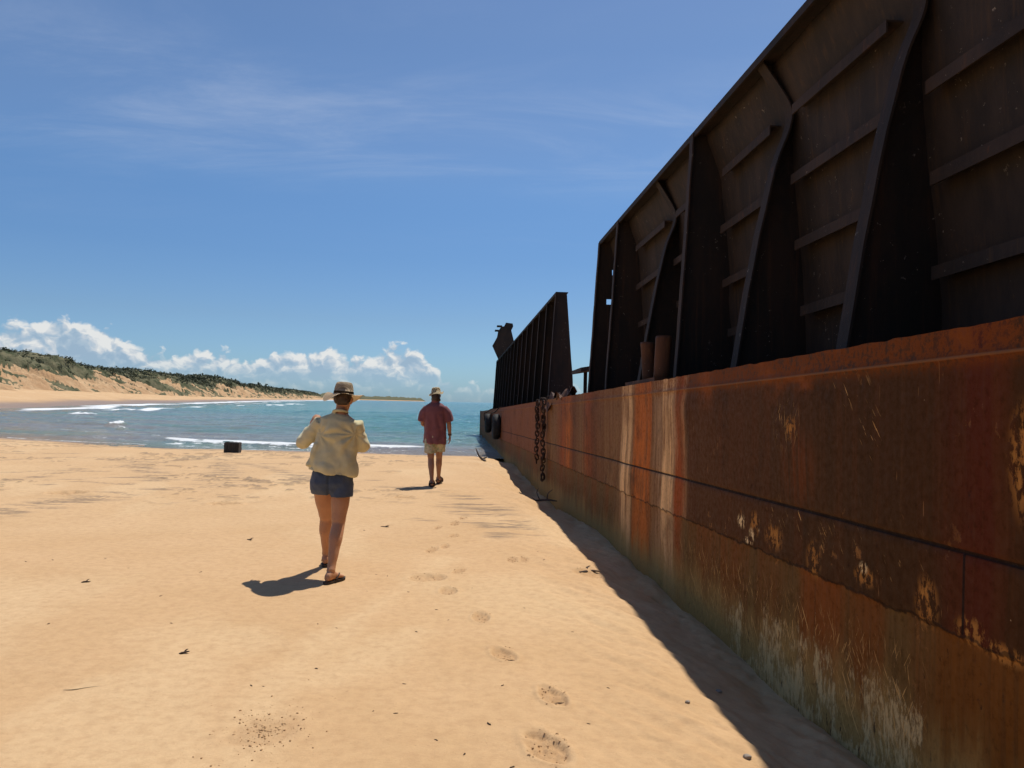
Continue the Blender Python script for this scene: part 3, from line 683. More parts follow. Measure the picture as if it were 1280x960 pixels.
box(bm, (.06, -7, -2.7), (8, YE, -.03)); from_bm('hull_core', bm, m_hull, barge)
bm = bmesh.new(); box(bm, (.01, -7.0, -.028), (8.02, YE+.03, -.004)); from_bm('deck', bm, m_deck, barge)
bm = bmesh.new(); box(bm, (-.03, YE-.25, -2.7), (.05, YE+.05, .03)); from_bm('corner_post', bm, m_orange, barge)

HT = 2.94
WP = [1.385, 1.17, .98]
def wall_at(h): return float(np.interp(h, [0, 2.43, HT], WP))
def hopper(y0, y1, ys_frames, kinds, stringers, seed, holes=None):
    yv = np.arange(y0, y1+.001, .12); hv = np.linspace(0, HT, 40)
    H, Yv = np.meshgrid(hv, yv, indexing='ij')
    Xv = np.interp(H, [0, 2.43, HT], WP)+(fbm(Yv/1.1, H/.8, 3, seed)-.5)*.06
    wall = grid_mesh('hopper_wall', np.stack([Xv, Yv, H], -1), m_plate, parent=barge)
    so_ = wall.modifiers.new('thick', 'SOLIDIFY'); so_.thickness = .02; so_.offset = -1
    bm = bmesh.new(); prism(bm, [(.79,y0,HT-.05),(.79,y0,HT+.02),(WP[2]+.04,y0,HT+.02),(WP[2]+.04,y0,HT-.0),(.815,y0,HT-.0),(.815,y0,HT-.05)], (0, y1-y0+.03, 0))
    from_bm('rim_angle', bm, m_web, wall)
    for i, (yf, kd) in enumerate(zip(ys_frames, kinds)):
        if kd == 'knee': cur = [(0,.64,0),(1.1,.81,-.02),(1.95,.97,-.08),(2.28,1.075,-.12),(2.45,1.095,-.12),(2.64,1.03,-.07),(HT-.005,.86,0)]
        else: cur = [(0,.64,0),(.8,.685,0),(1.6,.73,0),(2.3,.765,0),(HT-.005,.80,0)]
        cp, _ = catmull(cur, [0]*len(cur), 4); cur = [(p.x, p.y+.006*mnoise.noise((p.x*4, yf, 0)), p.z+.01*mnoise.noise((p.x*3, yf, 5))) for p in cp]
        bm = bmesh.new()
        if kd == 'end':
            hs = [0,.5,1.0,1.78,1.88,2.33,2.43,2.7,HT+.005]; fr = [0,.42,.66,.9,1]
            ho_ = {(3,1),(3,2),(5,2)} if holes else set()
            for a in range(len(hs)-1):
                for q in range(len(fr)-1):
                    if (a, q) in ho_: continue
                    def pt(h, f): xo = .64+.16*h/HT; return (xo+(wall_at(h)+.01-xo)*f, yf, h)
                    prism(bm, [pt(hs[a],fr[q]),pt(hs[a],fr[q+1]),pt(hs[a+1],fr[q+1]),pt(hs[a+1],fr[q])], (0, .02, 0))
            bmesh.ops.remove_doubles(bm, verts=bm.verts, dist=.0005)
        else:
            for (h0,x0,d0),(h1,x1,d1) in zip(cur, cur[1:]):
                v = [bm.verts.new(p) for p in ((x0,yf+d0,h0),(x1,yf+d1,h1),(wall_at(h1)+.005,yf,h1),(wall_at(h0)+.005,yf,h0))]
                w2 = [bm.verts.new(p.co+Vector((0,.02,0))) for p in v]
                bm.faces.new(v); bm.faces.new(w2[::-1])
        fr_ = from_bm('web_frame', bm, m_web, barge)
        bm = bmesh.new(); prev = None; hw = .055 if kd != 'knee' else .07
        for h, x, d in cur:
            q = [bm.verts.new(p) for p in ((x-.02,yf+d-hw,h),(x-.02,yf+d+hw,h),(x-.002,yf+d+hw,h),(x-.002,yf+d-hw,h))]
            if prev:
                for k in range(4): bm.faces.new((prev[k], prev[(k+1)%4], q[(k+1)%4], q[k]))
            prev = q
        from_bm('flange', bm, m_flange if kd != 'knee' else m_knee, fr_)
    if stringers:
        for i in range(len(ys_frames)-1):
            a, b_ = sorted((ys_frames[i], ys_frames[i+1]))
            for h in (.67, 1.25, 1.84, 2.43):
                if b_ > 14 and h > 1.5: continue
                xw = wall_at(h); xo = xw-.15; ya = a+.16; yb = b_-(.30 if h > 2 else .12)-random.random()*.10
                dz = random.uniform(-.012, .012); sag = random.uniform(-.02, .01)
                bm = bmesh.new()
                prism(bm, [(xw,ya,h+dz),(xw,ya,h+.014+dz),(xo,ya,h+.014+dz),(xo,ya,h-.075+dz),(xo+.014,ya,h-.075+dz),(xo+.014,ya,h+dz)], (0, yb-ya, sag))
                from_bm('stringer', bm, m_flange if h > .7 else m_plate, wall)
    return wall
fy = [14.28, 12.70, 10.55, 8.78, 7.0, 5.06, 3.2, 1.4, -.4, -2.2, -4.0, -5.8]
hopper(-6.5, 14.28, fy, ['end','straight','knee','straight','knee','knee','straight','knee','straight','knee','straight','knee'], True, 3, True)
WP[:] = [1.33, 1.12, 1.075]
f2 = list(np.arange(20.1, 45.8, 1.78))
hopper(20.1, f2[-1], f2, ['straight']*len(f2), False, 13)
# mooring bitts on the side deck
bm = bmesh.new(); box(bm, (.06, 7.55, .0), (.42, 8.8, .05)); bt = from_bm('bitt_base', bm, m_orange, barge)
for yb, rb, hb_, tl in ((7.95,.083,.45,.02),(8.42,.075,.43,-.03)):
    bm = bmesh.new()
    loft(bm, [((.24+tl*q,yb,.05+hb_*q),(rb*s,0,0),(0,rb*s,0)) for q, s in ((0,1.0),(.15,.98),(.5,1),(.85,1.0),(.93,1.03),(1,1.0))], 20)
    from_bm('bollard', bm, m_orange, bt, True)
# low shelter in the gap between the hopper sides
bm = bmesh.new(); prism(bm, [(.72,15.6,.60),(.72,15.6,.68),(2.6,15.6,1.02),(2.6,15.6,.94)], (0, 1.2, 0)); sh_ = from_bm('deck_shelter', bm, m_flange, barge)
for x_, y_ in ((.98,15.7),(.98,16.7),(2.4,15.7),(2.4,16.7)):
    bm = bmesh.new(); box(bm, (x_, y_, -.004), (x_+.07, y_+.07, .62+.18*(x_-.72))); from_bm('post', bm, m_web, sh_)
# bent bow ramp arm behind the far hopper side
DF = 48.0
ol = [(624,470),(623,450),(615,432),(621,421),(622.3,414),(626,408),(629.5,408),(632,403.2),(640.3,404.4),(641,408),(638.6,413),(642,427),(641.5,430),(641,470)]
bm = bmesh.new(); pts = [at_d(px, py, DF) for px, py in ol]; bl, br_ = pts[0], pts[-1]
pts = [Vector((bl.x, DF, .95))]+pts+[Vector((br_.x, DF, .95))]
prism(bm, [BMI @ p for p in pts], (0, .22, 0)); ra = from_bm('bow_ramp_arm', bm, m_plate, barge)
for py in (407.5, 413):
    p = BMI @ at_d(624.5 if py < 410 else 622, py, DF); bm = bmesh.new(); box(bm, (p.x-.18, p.y-.1, p.z-.05), (p.x+.12, p.y+.3, p.z+.03)); from_bm('pin', bm, m_plate, ra)
# rust scale along the deck edge
for k, (yb, s, nm) in enumerate(((13.6,.20,'curled flake of rust scale on the barge deck edge below the sky gap'),(12.9,.15,'small crumpled rust flake on the deck edge under the end of the near hopper side'),(14.9,.26,'large torn rust sheet folded over the deck edge beside the hanging chains'))):
    bm = bmesh.new(); bmesh.ops.create_grid(bm, x_segments=7, y_segments=7, size=s)
    for v in bm.verts:
        x, y, _ = v.co; v.co = Vector((x*.55, y*1.3, .05*math.sin(x*19+k)+.05*math.cos(y*13+k*2)+.02*random.random()-.9*max(0, -x-.02)*(1.2 if k == 2 else .4)))
    bmesh.ops.solidify(bm, geom=bm.faces[:], thickness=.012)
    o = from_bm('rust_flake', bm, m_orange); o.matrix_world = BM @ Matrix.Translation((.08, yb, .06)); tag(o, nm, 'rust flake')
# tyre fenders
for (px, py, y_, ro, lab) in ((624.5,533.5,28.6,.44,'black tyre fender hanging lower on the barge side, nearer of the two'),(612,529,34.5,.40,'black tyre fender hanging at the far bow corner of the barge')):
    p = at_d(px, py, y_*BS); zl = (BMI @ p).z
    o = empty('tyre_fender'); o.matrix_world = BM @ Matrix.Translation((-.17, y_, zl)); tag(o, lab, 'tyre', 'tyre fenders on the barge')
    bm = bmesh.new(); prof2 = []
    for k in range(18):
        a = 2*math.pi*k/18; prof2.append((.15*math.copysign(abs(math.cos(a))**.7, math.cos(a)), ro-.15+.15*math.copysign(abs(math.sin(a))**.8, math.sin(a))))
    rings = []
    for k in range(40):
        a = 2*math.pi*k/40; rings.append([bm.verts.new((u, r_*math.cos(a)*(1.0 if u else 1), r_*math.sin(a)*1.08)) for u, r_ in prof2])
    for k in range(40):
        for q in range(18): bm.faces.new((rings[k][q], rings[(k+1)%40][q], rings[(k+1)%40][(q+1)%18], rings[k][(q+1)%18]))
    from_bm('tyre', bm, m_rubber, o, True)
    bm = bmesh.new(); tube(bm, [(-.16,.0,ro*1.0-.29),(-.18,0,ro*1.08),(-.05,.02,ro*1.25),(.16,.03,-zl+.02),(.5,.05,-zl+.015)], .02, 8, 5); from_bm('rope', bm, m_chain, o, True)
# hanging chains
def link_bm(bm, c, ax, up, L, W, r):
    c, ax, up = Vector(c), Vector(ax).normalized(), Vector(up).normalized(); pts = []
    for k in range(12):
        a = 2*math.pi*k/12; pts.append(c+ax*math.cos(a)*W+up*(math.sin(a)*W+math.copysign(L/2-W, math.sin(a))))
    n = 6; rings = []
    for k in range(12):
        tt = (pts[(k+1)%12]-pts[k-1]).normalized(); u = ax.cross(up).normalized(); v = tt.cross(u)
        rings.append([bm.verts.new(pts[k]+u*r*math.cos(q*2*math.pi/n)+v*r*math.sin(q*2*math.pi/n)) for q in range(n)])
    for k in range(12):
        for q in range(n): bm.faces.new((rings[k][q], rings[(k+1)%12][q], rings[(k+1)%12][(q+1)%n], rings[k][(q+1)%n]))
for (y_, zb, lab, wob_) in ((16.35,-1.22,'dark rusty chain hanging down the barge side, further of the two',.02),(15.25,-1.5,'tangled orange rusty chain hanging down the barge side nearer the camera',.09)):
    bm = bmesh.new(); z = .03; k = 0
    while z > zb:
        yy = math.sin(k*.9)*wob_+random.uniform(-.02,.02)
        link_bm(bm, (-.06-.02*random.random(), yy, z-.07), ((0,1,0) if k % 2 else (1,.25,0)), (random.uniform(-.15,.15), random.uniform(-.2,.2), 1), .125, .038, .014)
        if k < 7 or random.random() < .25: link_bm(bm, (-.07, yy+random.uniform(-.15,.15), z-.1), (random.uniform(-1,1), 1, .2), (.2, random.uniform(-.9,.9), 1), .125, .038, .014)
        z -= .082; k += 1
    for q in range(4): link_bm(bm, (.05+.1*q, .03*q, .03), (0,1,0) if q % 2 else (0,0,1), (1,.1,0), .125, .038, .014)
    o = from_bm('chain', bm, m_chain, None, True); o.matrix_world = BM @ Matrix.Translation((0, y_, 0)); tag(o, lab, 'chain', 'chains hanging from the deck')

# ------------------------------------------------------------------ people
def skin_mat(name, a, c2):
    m, t, b = material(name)
    sk = t.mix(t.noise(t.ob, 9, 4), a, c2); sk = t.mix(t.maprange(t.noise(t.ob, 55, 5, .7), .5, .75, 0, .35), sk, (.30, .125, .065))
    t.put(b.inputs['Base Color'], sk); setb(t, Roughness=.55, Specular_IOR_Level=.35)
    b.inputs['Subsurface Weight'].default_value = .08; b.inputs['Subsurface Radius'].default_value = (.012, .004, .002)
    t.put(b.inputs['Normal'], t.bump(t.noise(t.ob, 160, 3), .12, .002)); return m
def cloth_mat(name, a, c2, weave=420, rough=.85, pat=None):
    m, t, b = material(name)
    c = t.mix(t.maprange(t.noise(t.ob, 7, 5), .3, .7), a, c2)
    if pat:
        f = t.maprange(t.noise(t.ob, 24, 3, .6, .8), .53, .57); c = t.mix(f, c, pat[0])
        f = t.maprange(t.noise(t.vmath('ADD', t.ob, (3, 5, 1)), 30, 3, .6, .8), .58, .61); c = t.mix(f, c, pat[1])
    t.put(b.inputs['Base Color'], c); setb(t, Roughness=rough, Specular_IOR_Level=.15)
    b.inputs['Sheen Weight'].default_value = .15
    t.put(b.inputs['Normal'], t.bump(t.noise(t.ob, weave, 2), .35, .002)); return m
def straw_mat(name, a, c2):
    m, t, b = material(name)
    wv = t.new('ShaderNodeTexWave', wave_type='RINGS', rings_direction='Z'); t.put(wv.inputs[0], t.ob); wv.inputs['Scale'].default_value = 55; wv.inputs['Distortion'].default_value = 1.5; wv.inputs['Detail'].default_value = 3
    c = t.mix(wv.outputs['Fac'], a, c2); t.put(b.inputs['Base Color'], t.mix(t.maprange(t.noise(t.ob, 40, 4), .4, .7, 0, .5), c, a)); setb(t, Roughness=.75, Specular_IOR_Level=.2)
    t.put(b.inputs['Normal'], t.bump(wv.outputs['Fac'], .4, .003)); return m
V = Vector
def hand(bm, wrist, fwd, palm_n, curl, side, s=1.0, thumb=1):
    """wrist position, direction of the fingers, normal out of the palm, curl per joint (rad); side=+1 thumb towards palm_n x fwd"""
    f = V(fwd).normalized(); n = V(palm_n); n = (n-f*n.dot(f)).normalized(); a = n.cross(f)*side
    W = V(wrist)
    loft(bm, [(W-f*.02*s, a*.024*s, n*.017*s), (W+f*.015*s, a*.029*s, n*.016*s), (W+f*.05*s, a*.039*s, n*.015*s), (W+f*.085*s, a*.041*s, n*.013*s), (W+f*.095*s, a*.036*s, n*.010*s)], 14, .85)
    for k, (off, ln) in enumerate(((.030,.070),(.010,.079),(-.010,.074),(-.029,.058))):
        p = W+f*.075*s+a*off*s; d = (f+a*off*2.2).normalized(); pts = [p]; rr = [.0098*s]
        q = p+d*.022*s; pts.append(q); rr.append(.0095*s); an = 0
        for j, fr_ in enumerate((.46, .31, .23)):
            an += curl*(1.0+.12*k)
            dd = d*math.cos(an)+n*math.sin(an); q = q+dd*ln*fr_*s; pts.append(q); rr.append((.0088, .0080, .0066)[j]*s)
        tube(bm, pts, rr, 8, 2)
    p = W+f*.022*s+a*.022*s; pts = [p]; rr = [.0125*s]
    for dd, l in (((f*.62+a*.75+n*.25), .036), ((f*.85+a*.40+n*.45), .032), ((f*.90+a*.12+n*.55), .027)):
        p = p+dd.normalized()*l*s; pts.append(p); rr.append(rr[-1]-.0016*s)
    tube(bm, pts, rr, 9, 2)
def head(bm, c, s, yaw=0, tilt=0, roll=0):
    """adult head about .225*s tall centred at c, facing +Y turned by yaw"""
    M = Matrix.Translation(V(c)) @ Matrix.Rotation(yaw, 4, 'Z') @ Matrix.Rotation(tilt, 4, 'X') @ Matrix.Rotation(roll, 4, 'Y')
    b2 = bmesh.new()
    secs = []
    for z, w_, yb, yf in ((-.118,.020,.045,.070),(-.108,.036,.012,.082),(-.085,.050,-.030,.088),(-.055,.060,-.066,.090),(-.02,.067,-.088,.092),(.02,.073,-.098,.092),(.06,.073,-.094,.086),(.09,.060,-.074,.066),(.107,.038,-.045,.038),(.114,.012,-.02,.01)):
        secs.append(((0, (yb+yf)/2, z), (w_, 0, 0), (0, (yf-yb)/2, 0)))
    loft(b2, secs, 26)
    tube(b2, [(0,.088,.022),(0,.100,-.002),(0,.112,-.030),(0,.092,-.042)], [.008,.011,.014,.008], 10, 3)      # nose
    tube(b2, [(-.045,.085,.028),(0,.094,.031),(.045,.085,.028)], [.008,.011,.008], 8, 3)                        # brow
    for sx in (-1, 1):
        ball(b2, (sx*.031,.082,.006), (.013,.010,.010), 8)                                                    # eye
        tube(b2, [(sx*.071,.000,-.028),(sx*.080,-.014,-.005),(sx*.083,-.018,.018),(sx*.076,-.004,.026),(sx*.072,.004,.008)], [.008,.010,.010,.008,.006], 8, 3)  # ear
    tube(b2, [(-.024,.084,-.064),(0,.094,-.062),(.024,.084,-.064)], [.005,.0075,.005], 8, 3)                   # lips
    tube(b2, [(-.022,.083,-.073),(0,.092,-.074),(.022,.083,-.073)], [.005,.0075,.005], 8, 3)
    bmesh.ops.transform(b2, matrix=M @ Matrix.Scale(s, 4), verts=b2.verts)
    me = bpy.data.meshes.new('t'); b2.to_mesh(me); b2.free(); bm.from_mesh(me); bpy.data.meshes.remove(me)
    return M
def foot(bm, ankle, yaw, pitch=0, s=1.0):
    """foot of length ~.24 pointing +Y turned by yaw; pitch lifts the heel"""
    M = Matrix.Translation(V(ankle)) @ Matrix.Rotation(yaw, 4, 'Z') @ Matrix.Rotation(-pitch, 4, 'X')
    b2 = bmesh.new()
    loft(b2, [((0,-.062,-.050),(.018,0,0),(0,0,.020)),((0,-.052,-.045),(.029,0,0),(0,0,.032)),((0,-.015,-.030),(.034,0,0),(0,0,.048)),((.0,.03,-.036),(.036,0,0),(0,0,.040)),((.003,.08,-.050),(.042,0,0),(0,0,.026)),((.005,.125,-.060),(.047,0,0),(0,0,.016)),((.004,.15,-.064),(.042,0,0),(0,0,.010))], 18, .9)
    for k, (x, l, r_) in enumerate(((-.030,.048,.0125),(-.010,.044,.0095),(.009,.038,.009),(.025,.031,.0085),(.039,.022,.008))):
        tube(b2, [(x,.14-.018*k*.6,-.063),(x*1.04,.145+l*.6-.012*k,-.062),(x*1.05,.145+l-.012*k,-.067)], [r_,r_,r_*.85], 8, 2)
    bmesh.ops.transform(b2, matrix=M @ Matrix.Diagonal((s, s, s, 1)), verts=b2.verts)
    me = bpy.data.meshes.new('t'); b2.to_mesh(me); b2.free(); bm.from_mesh(me); bpy.data.meshes.remove(me)
    return M
def leg(bm, hip, knee, ankle, r):
    h, k, a = V(hip), V(knee), V(ankle)
    back = V((0, -.018, 0))
    tube(bm, [h, h*.6+k*.4, h*.2+k*.8, k, k*.72+a*.28+back, k*.45+a*.55+back*.6, k*.12+a*.88, a], [r*1.0, r*.93, r*.72, r*.64, r*.67, r*.53, r*.40, r*.43], 18, 4)
def arm(bm, sh, el_, wr_, r):
    s_, e, q = V(sh), V(el_), V(wr_)
    tube(bm, [s_, s_*.55+e*.45, e, e*.7+q*.3, e*.2+q*.8, q], [r*1.18, r, r*.82, r*.84, r*.62, r*.56], 14, 4)
def slab(name, ol, thick, M, mat, parent):
    bm = bmesh.new(); prism(bm, [(x, y, 0) for x, y in ol], (0, 0, thick)); bmesh.ops.transform(bm, matrix=M, verts=bm.verts)
    return from_bm(name, bm, mat, parent)
SOLE = [(-.026,-.072),(-.034,-.045),(-.033,0),(-.040,.05),(-.049,.11),(-.050,.15),(-.042,.185),(-.022,.203),(.0,.203),(.03,.185),(.048,.15),(.052,.11),(.046,.05),(.034,0),(.034,-.045),(.026,-.072),(0,-.082)]
def folds(seed, amp, dirs, base=0.0):
    def f(p):
        v = base
        for (d_, fr_, a) in dirs:
            ph = p.dot(V(d_))*fr_+2.6*mnoise.noise(p*3.2+V((seed, 0, 0)))
            v += a*amp*(1-abs(math.sin(ph)))**2
        v += amp*.9*mnoise.noise(p*9+V((seed, 4, 2)))+amp*.5*mnoise.noise(p*21+V((seed, 1, 7)))
        return v
    return f

# ---- woman
SC = 1.0
wx, wy = -1.575, 6.80; gz = ground_z(wx, wy)
wm = empty('person', (wx, wy, gz)); tag(wm, 'person in wide straw hat, loose beige blouse and dark denim shorts, walking nearest the camera', 'person', None)
m_skinw = skin_mat('tanned_skin', (.45, .21, .105), (.51, .26, .14))
zR = ground_z(-1.495, 6.5)-gz; zL = ground_z(-1.72, 7.2)-gz
aR = V((.075, -.30, .098+zR)); aL = V((-.118, .33, .112+zL))
bm = bmesh.new()
hipL, hipR = V((-.085, .0, .80)), V((.088, -.02, .80))
kR = V((.085, -.105, .455)); kL = V((-.095, .205, .46))
leg(bm, hipR, kR, aR, .088); leg(bm, hipL, kL, aL, .088)
fR = foot(bm, aR, R(-20), 0); fL = foot(bm, aL, R(6), R(-6))
loft(bm, [((0,-.01,.74),(.155,0,0),(0,.100,0)),((0,-.02,.82),(.172,0,0),(0,.125,0)),((.005,-.01,.90),(.160,0,0),(0,.112,0)),((.02,0,1.02),(.125,0,0),(0,.09,0)),((.04,0,1.16),(.135,0,0),(0,.10,0)),((.05,0,1.28),(.150,0,0),(0,.105,0)),((.06,-.005,1.36),(.150,0,0),(0,.085,0)),((.06,-.005,1.405),(.085,0,0),(0,.06,0)),((.062,.0,1.44),(.05,0,0),(0,.05,0)),((.066,.018,1.50),(.048,0,0),(0,.052,0))], 26)
sL, eL, wL = V((-.105, -.005, 1.345)), V((-.270, .045, 1.165)), V((-.245, .19, 1.30))
sR_, eR, wR = V((.195, -.005, 1.345)), V((.236, .085, 1.135)), V((.115, .245, 1.285))
arm(bm, sL, eL, wL, .042); arm(bm, sR_, eR, wR, .042)
hand(bm, wL, (.30, .25, .9), (.55, .75, -.2), .55, -1, .92)
hand(bm, wR, (-.35, .25, .9), (-.5, .75, -.2), .55, 1, .92)
head(bm, (.075, .035, 1.545), .97, R(4), R(-4), R(3))
remesh('body', bm, .0055, m_skinw, wm, 3)
m_hair = simple('dark_brown_hair', (.022, .013, .008), (.06, .034, .02), 18, .5, .6, 90, .004, .4, (6, 6, 1))
bm = bmesh.new()
loft(bm, [((.075,-.052,1.505),(.030,0,0),(0,.022,0)),((.075,-.045,1.518),(.058,0,0),(0,.040,0)),((.075,-.015,1.54),(.073,0,0),(0,.078,0)),((.076,.0,1.575),(.078,0,0),(0,.098,0)),((.078,.015,1.62),(.072,0,0),(0,.090,0)),((.078,.02,1.655),(.04,0,0),(0,.05,0))], 24)
ball(bm, (.122, -.050, 1.535), (.026, .032, .030), 10)
remesh('hair', bm, .006, m_hair, wm, 2, lambda p: .003*mnoise.noise(V((p.x*60, p.y*60, p.z*9))))
# blouse: hollow at hem and cuffs
m_blouse = cloth_mat('beige_linen', (.55, .485, .285), (.63, .565, .35), 300)
bm = bmesh.new()
def blouse(dx, slope, H0):
    def s(z, cx, cy, rx, ry, dz=0): return ((cx, cy, z), (rx, 0, slope*rx), (0, ry, 0))
    return [s(1.425,.062,-.005,.062,.056), s(1.405,.06,-.01,.105,.074), s(1.37,.058,-.01,.172,.098), s(1.30,.05,-.005,.186,.120), s(1.20,.04,.0,.185,.130), s(1.10,.03,-.005,.188,.138), s(1.0,.018,-.01,.200,.148), s(.955,.010,-.015,.206,.153), s(.905,.006,-.015,.210,.156), s(.895,.006,-.015,.198,.144), s(.95,.010,-.01,.188,.132), s(1.02,.02,-.01,.18,.125)]
loft(bm, blouse(0, -.13, 0), 40)
def sleeve(sh, el_, wr_, r0, r1, r2):
    s_, e, q = V(sh), V(el_), V(wr_); d1 = (q-e).normalized()
    tube(bm, [s_*1.02-e*.02, s_*.6+e*.4, e*.97+s_*.03-d1*.01, e*.8+q*.2, e*.5+q*.5, e*.28+q*.72, e*.26+q*.74, e*.45+q*.55], [r0, r0*.97, r1, r1*.98, r2*1.12, r2, r2-.012, r2-.010], 20, 4)
sleeve(sL, eL, wL, .070, .066, .050); sleeve(sR_, eR, wR, .068, .064, .050)
tube(bm, [(.005,.035,1.432),(.0,-.02,1.445),(.03,-.062,1.455),(.075,-.066,1.457),(.118,-.03,1.447),(.12,.03,1.434)], [.010,.014,.016,.016,.014,.010], 10, 4)   # collar
# a lifted flap of the hem on the left
loft(bm, [((-.12,.0,1.16),(.03,0,.0),(0,.10,0)),((-.148,.0,1.08),(.055,0,.0),(0,.105,0)),((-.158,.005,1.0),(.064,0,.0),(0,.115,0)),((-.163,.005,.968),(.068,0,.0),(0,.118,0)),((-.163,.005,.962),(.062,0,.0),(0,.112,0))], 24)
def wrf(p):
    n0 = mnoise.noise(p*6+V((3, 1, 0))); v = 0
    for ax, az_, k_, sg in ((.205, 1.25, 8.5, 1), (-.10, 1.24, 8.0, 2)):
        dx, dz = p.x-ax, p.z-az_; r_ = math.hypot(dx, dz); th = math.atan2(dz, dx)
        v += .009*math.exp(-r_/.20)*math.cos(th*k_+n0*1.6+sg)*min(1, r_/.08)*max(0, min(1, (1.36-p.z)/.08))*(1 if -.11 < p.x < .22 else .35)
    v += .0075*math.cos((p.x*.86+p.z*.42)*34+n0*2.2)*max(0, min(1, (1.36-p.z)/.2))
    if p.z > 1.40: return 0
    v += .010*(abs(mnoise.noise(V((p.x*9+p.z*4, p.y*7, p.z*5-p.x*3))))-.2)
    return v*1.35+.006*mnoise.noise(p*10)+.003*mnoise.noise(p*26)
remesh('blouse', bm, .0065, m_blouse, wm, 9, wrf)
# shorts
m_denim = cloth_mat('dark_denim', (.056, .072, .105), (.082, .102, .142), 500)
bm = bmesh.new()
loft(bm, [((.012,-.008,1.0),(.150,0,0),(0,.108,0)),((.006,-.014,.90),(.178,0,0),(0,.128,0)),((0,-.022,.82),(.190,0,0),(0,.142,0)),((0,-.018,.755),(.186,0,0),(0,.132,0)),((0,-.015,.715),(.165,0,0),(0,.105,0))], 36)
for hp_, kn in ((hipL, kL), (hipR, kR)):
    d_ = (kn-hp_).normalized(); o_ = V((math.copysign(.006, hp_.x), 0, 0))
    loft(bm, [(hp_+o_-d_*.02, (.098,0,0),(0,.118,0)),(hp_+o_+d_*.05,(.099,0,0),(0,.118,0)),(hp_+o_+d_*.10,(.099,0,0),(0,.116,0)),(hp_+o_+d_*.104,(.090,0,0),(0,.108,0)),(hp_+o_+d_*.07,(.088,0,0),(0,.106,0))], 28)
dn_f = folds(8, .004, [((1, 0, .8), 40, .6)])
def shorts_f(p):
    v = dn_f(p)
    if p.y < -.02: v -= .016*math.exp(-(p.x/.012)**2)
    v += .004*math.exp(-((abs(p.x)-.085)/.045)**8-((p.z-.845)/.055)**8)*(p.y < -.05)
    return v
remesh('shorts', bm, .006, m_denim, wm, 3, shorts_f)
# straw hat
m_straw = straw_mat('woven_straw', (.52, .40, .26), (.68, .55, .38)); m_band = simple('dark_hat_band', (.06, .04, .026), (.10, .07, .045), 60, .8)
def hat(parent, c, rx, ry, hgt, brim, wave, mat, M=None, name='hat', top_in=.014, seed=0, brk=0.0):
    bm = bmesh.new(); n = 64; rows_ = []
    def ring(fr, z, extra=0): 
        o_ = []
        for k in range(n):
            a = 2*math.pi*k/n
            x = rx*fr*math.cos(a); y = ry*fr*math.sin(a)
            o_.append(V((x, y, z)))
        return o_
    prof = [(.02,hgt-top_in),(.35,hgt-top_in*.8),(.62,hgt-.002),(.76,hgt-.008),(.85,hgt-.026),(.93,hgt*.5),(1.0,0.0)]
    for fr, z in prof: rows_.append(ring(fr, z))
    for q in range(1, 9):
        f_ = q/8; row = []
        for k in range(n):
            a = 2*math.pi*k/n; ext = brim*(1+brk*mnoise.noise(V((math.cos(a)*3, math.sin(a)*3, seed))))
            row.append(V(((rx+ext*f_)*math.cos(a), (ry+ext*f_)*math.sin(a), wave(a)*f_**1.3-.004*f_)))
        rows_.append(row)
    vs_ = [[bm.verts.new(p) for p in r_] for r_ in rows_]
    for a_, b_ in zip(vs_, vs_[1:]):
        for k in range(n): bm.faces.new((a_[k], a_[(k+1)%n], b_[(k+1)%n], b_[k]))
    bm.faces.new(vs_[0][::-1])
    bmesh.ops.solidify(bm, geom=bm.faces[:], thickness=.004)
    o = from_bm(name, bm, mat, parent, True)
    o.location = c
    if M: o.rotation_euler = M
    return o
ht = hat(wm, (.078, .022, 1.600), .088, .104, .108, .086, lambda a: .030*math.cos(2*a+.9)-.034*max(0, -math.cos(a))-.006*max(0, math.cos(a-.2))+.026*math.sin(3*a+.2)-.008, m_straw, (R(-3), R(3), R(5)))
bm = bmesh.new(); n = 48
r0 = [[bm.verts.new((.088*s*math.cos(2*math.pi*k/n), .104*s*math.sin(2*math.pi*k/n), z)) for k in range(n)] for s, z in ((1.012,.004),(.992,.024))]
for k in range(n): bm.faces.new((r0[0][k], r0[0][(k+1)%n], r0[1][(k+1)%n], r0[1][k]))
bmesh.ops.solidify(bm, geom=bm.faces[:], thickness=-.004); from_bm('hat_band', bm, m_band, ht, True)
m_flip = simple('dark_sandal_rubber', (.025, .018, .014), (.05, .035, .028), 20, .7)
def flipflop(M, parent, name='flip_flop'):
    so2 = slab(name, SOLE, -.020, M @ Matrix.Translation((0, 0, -.076)), m_flip, parent)
    bm = bmesh.new(); tube(bm, [(-.040,.02,-.074),(-.036,.075,-.030),(-.018,.135,-.046),(-.016,.15,-.07)], .006, 8, 4); tube(bm, [(.042,.02,-.074),(.036,.075,-.030),(.0,.125,-.044),(-.016,.15,-.07)], .006, 8, 4)
    bmesh.ops.transform(bm, matrix=M, verts=bm.verts); from_bm('strap', bm, m_flip, so2, True)
flipflop(fR, wm); flipflop(fL, wm)

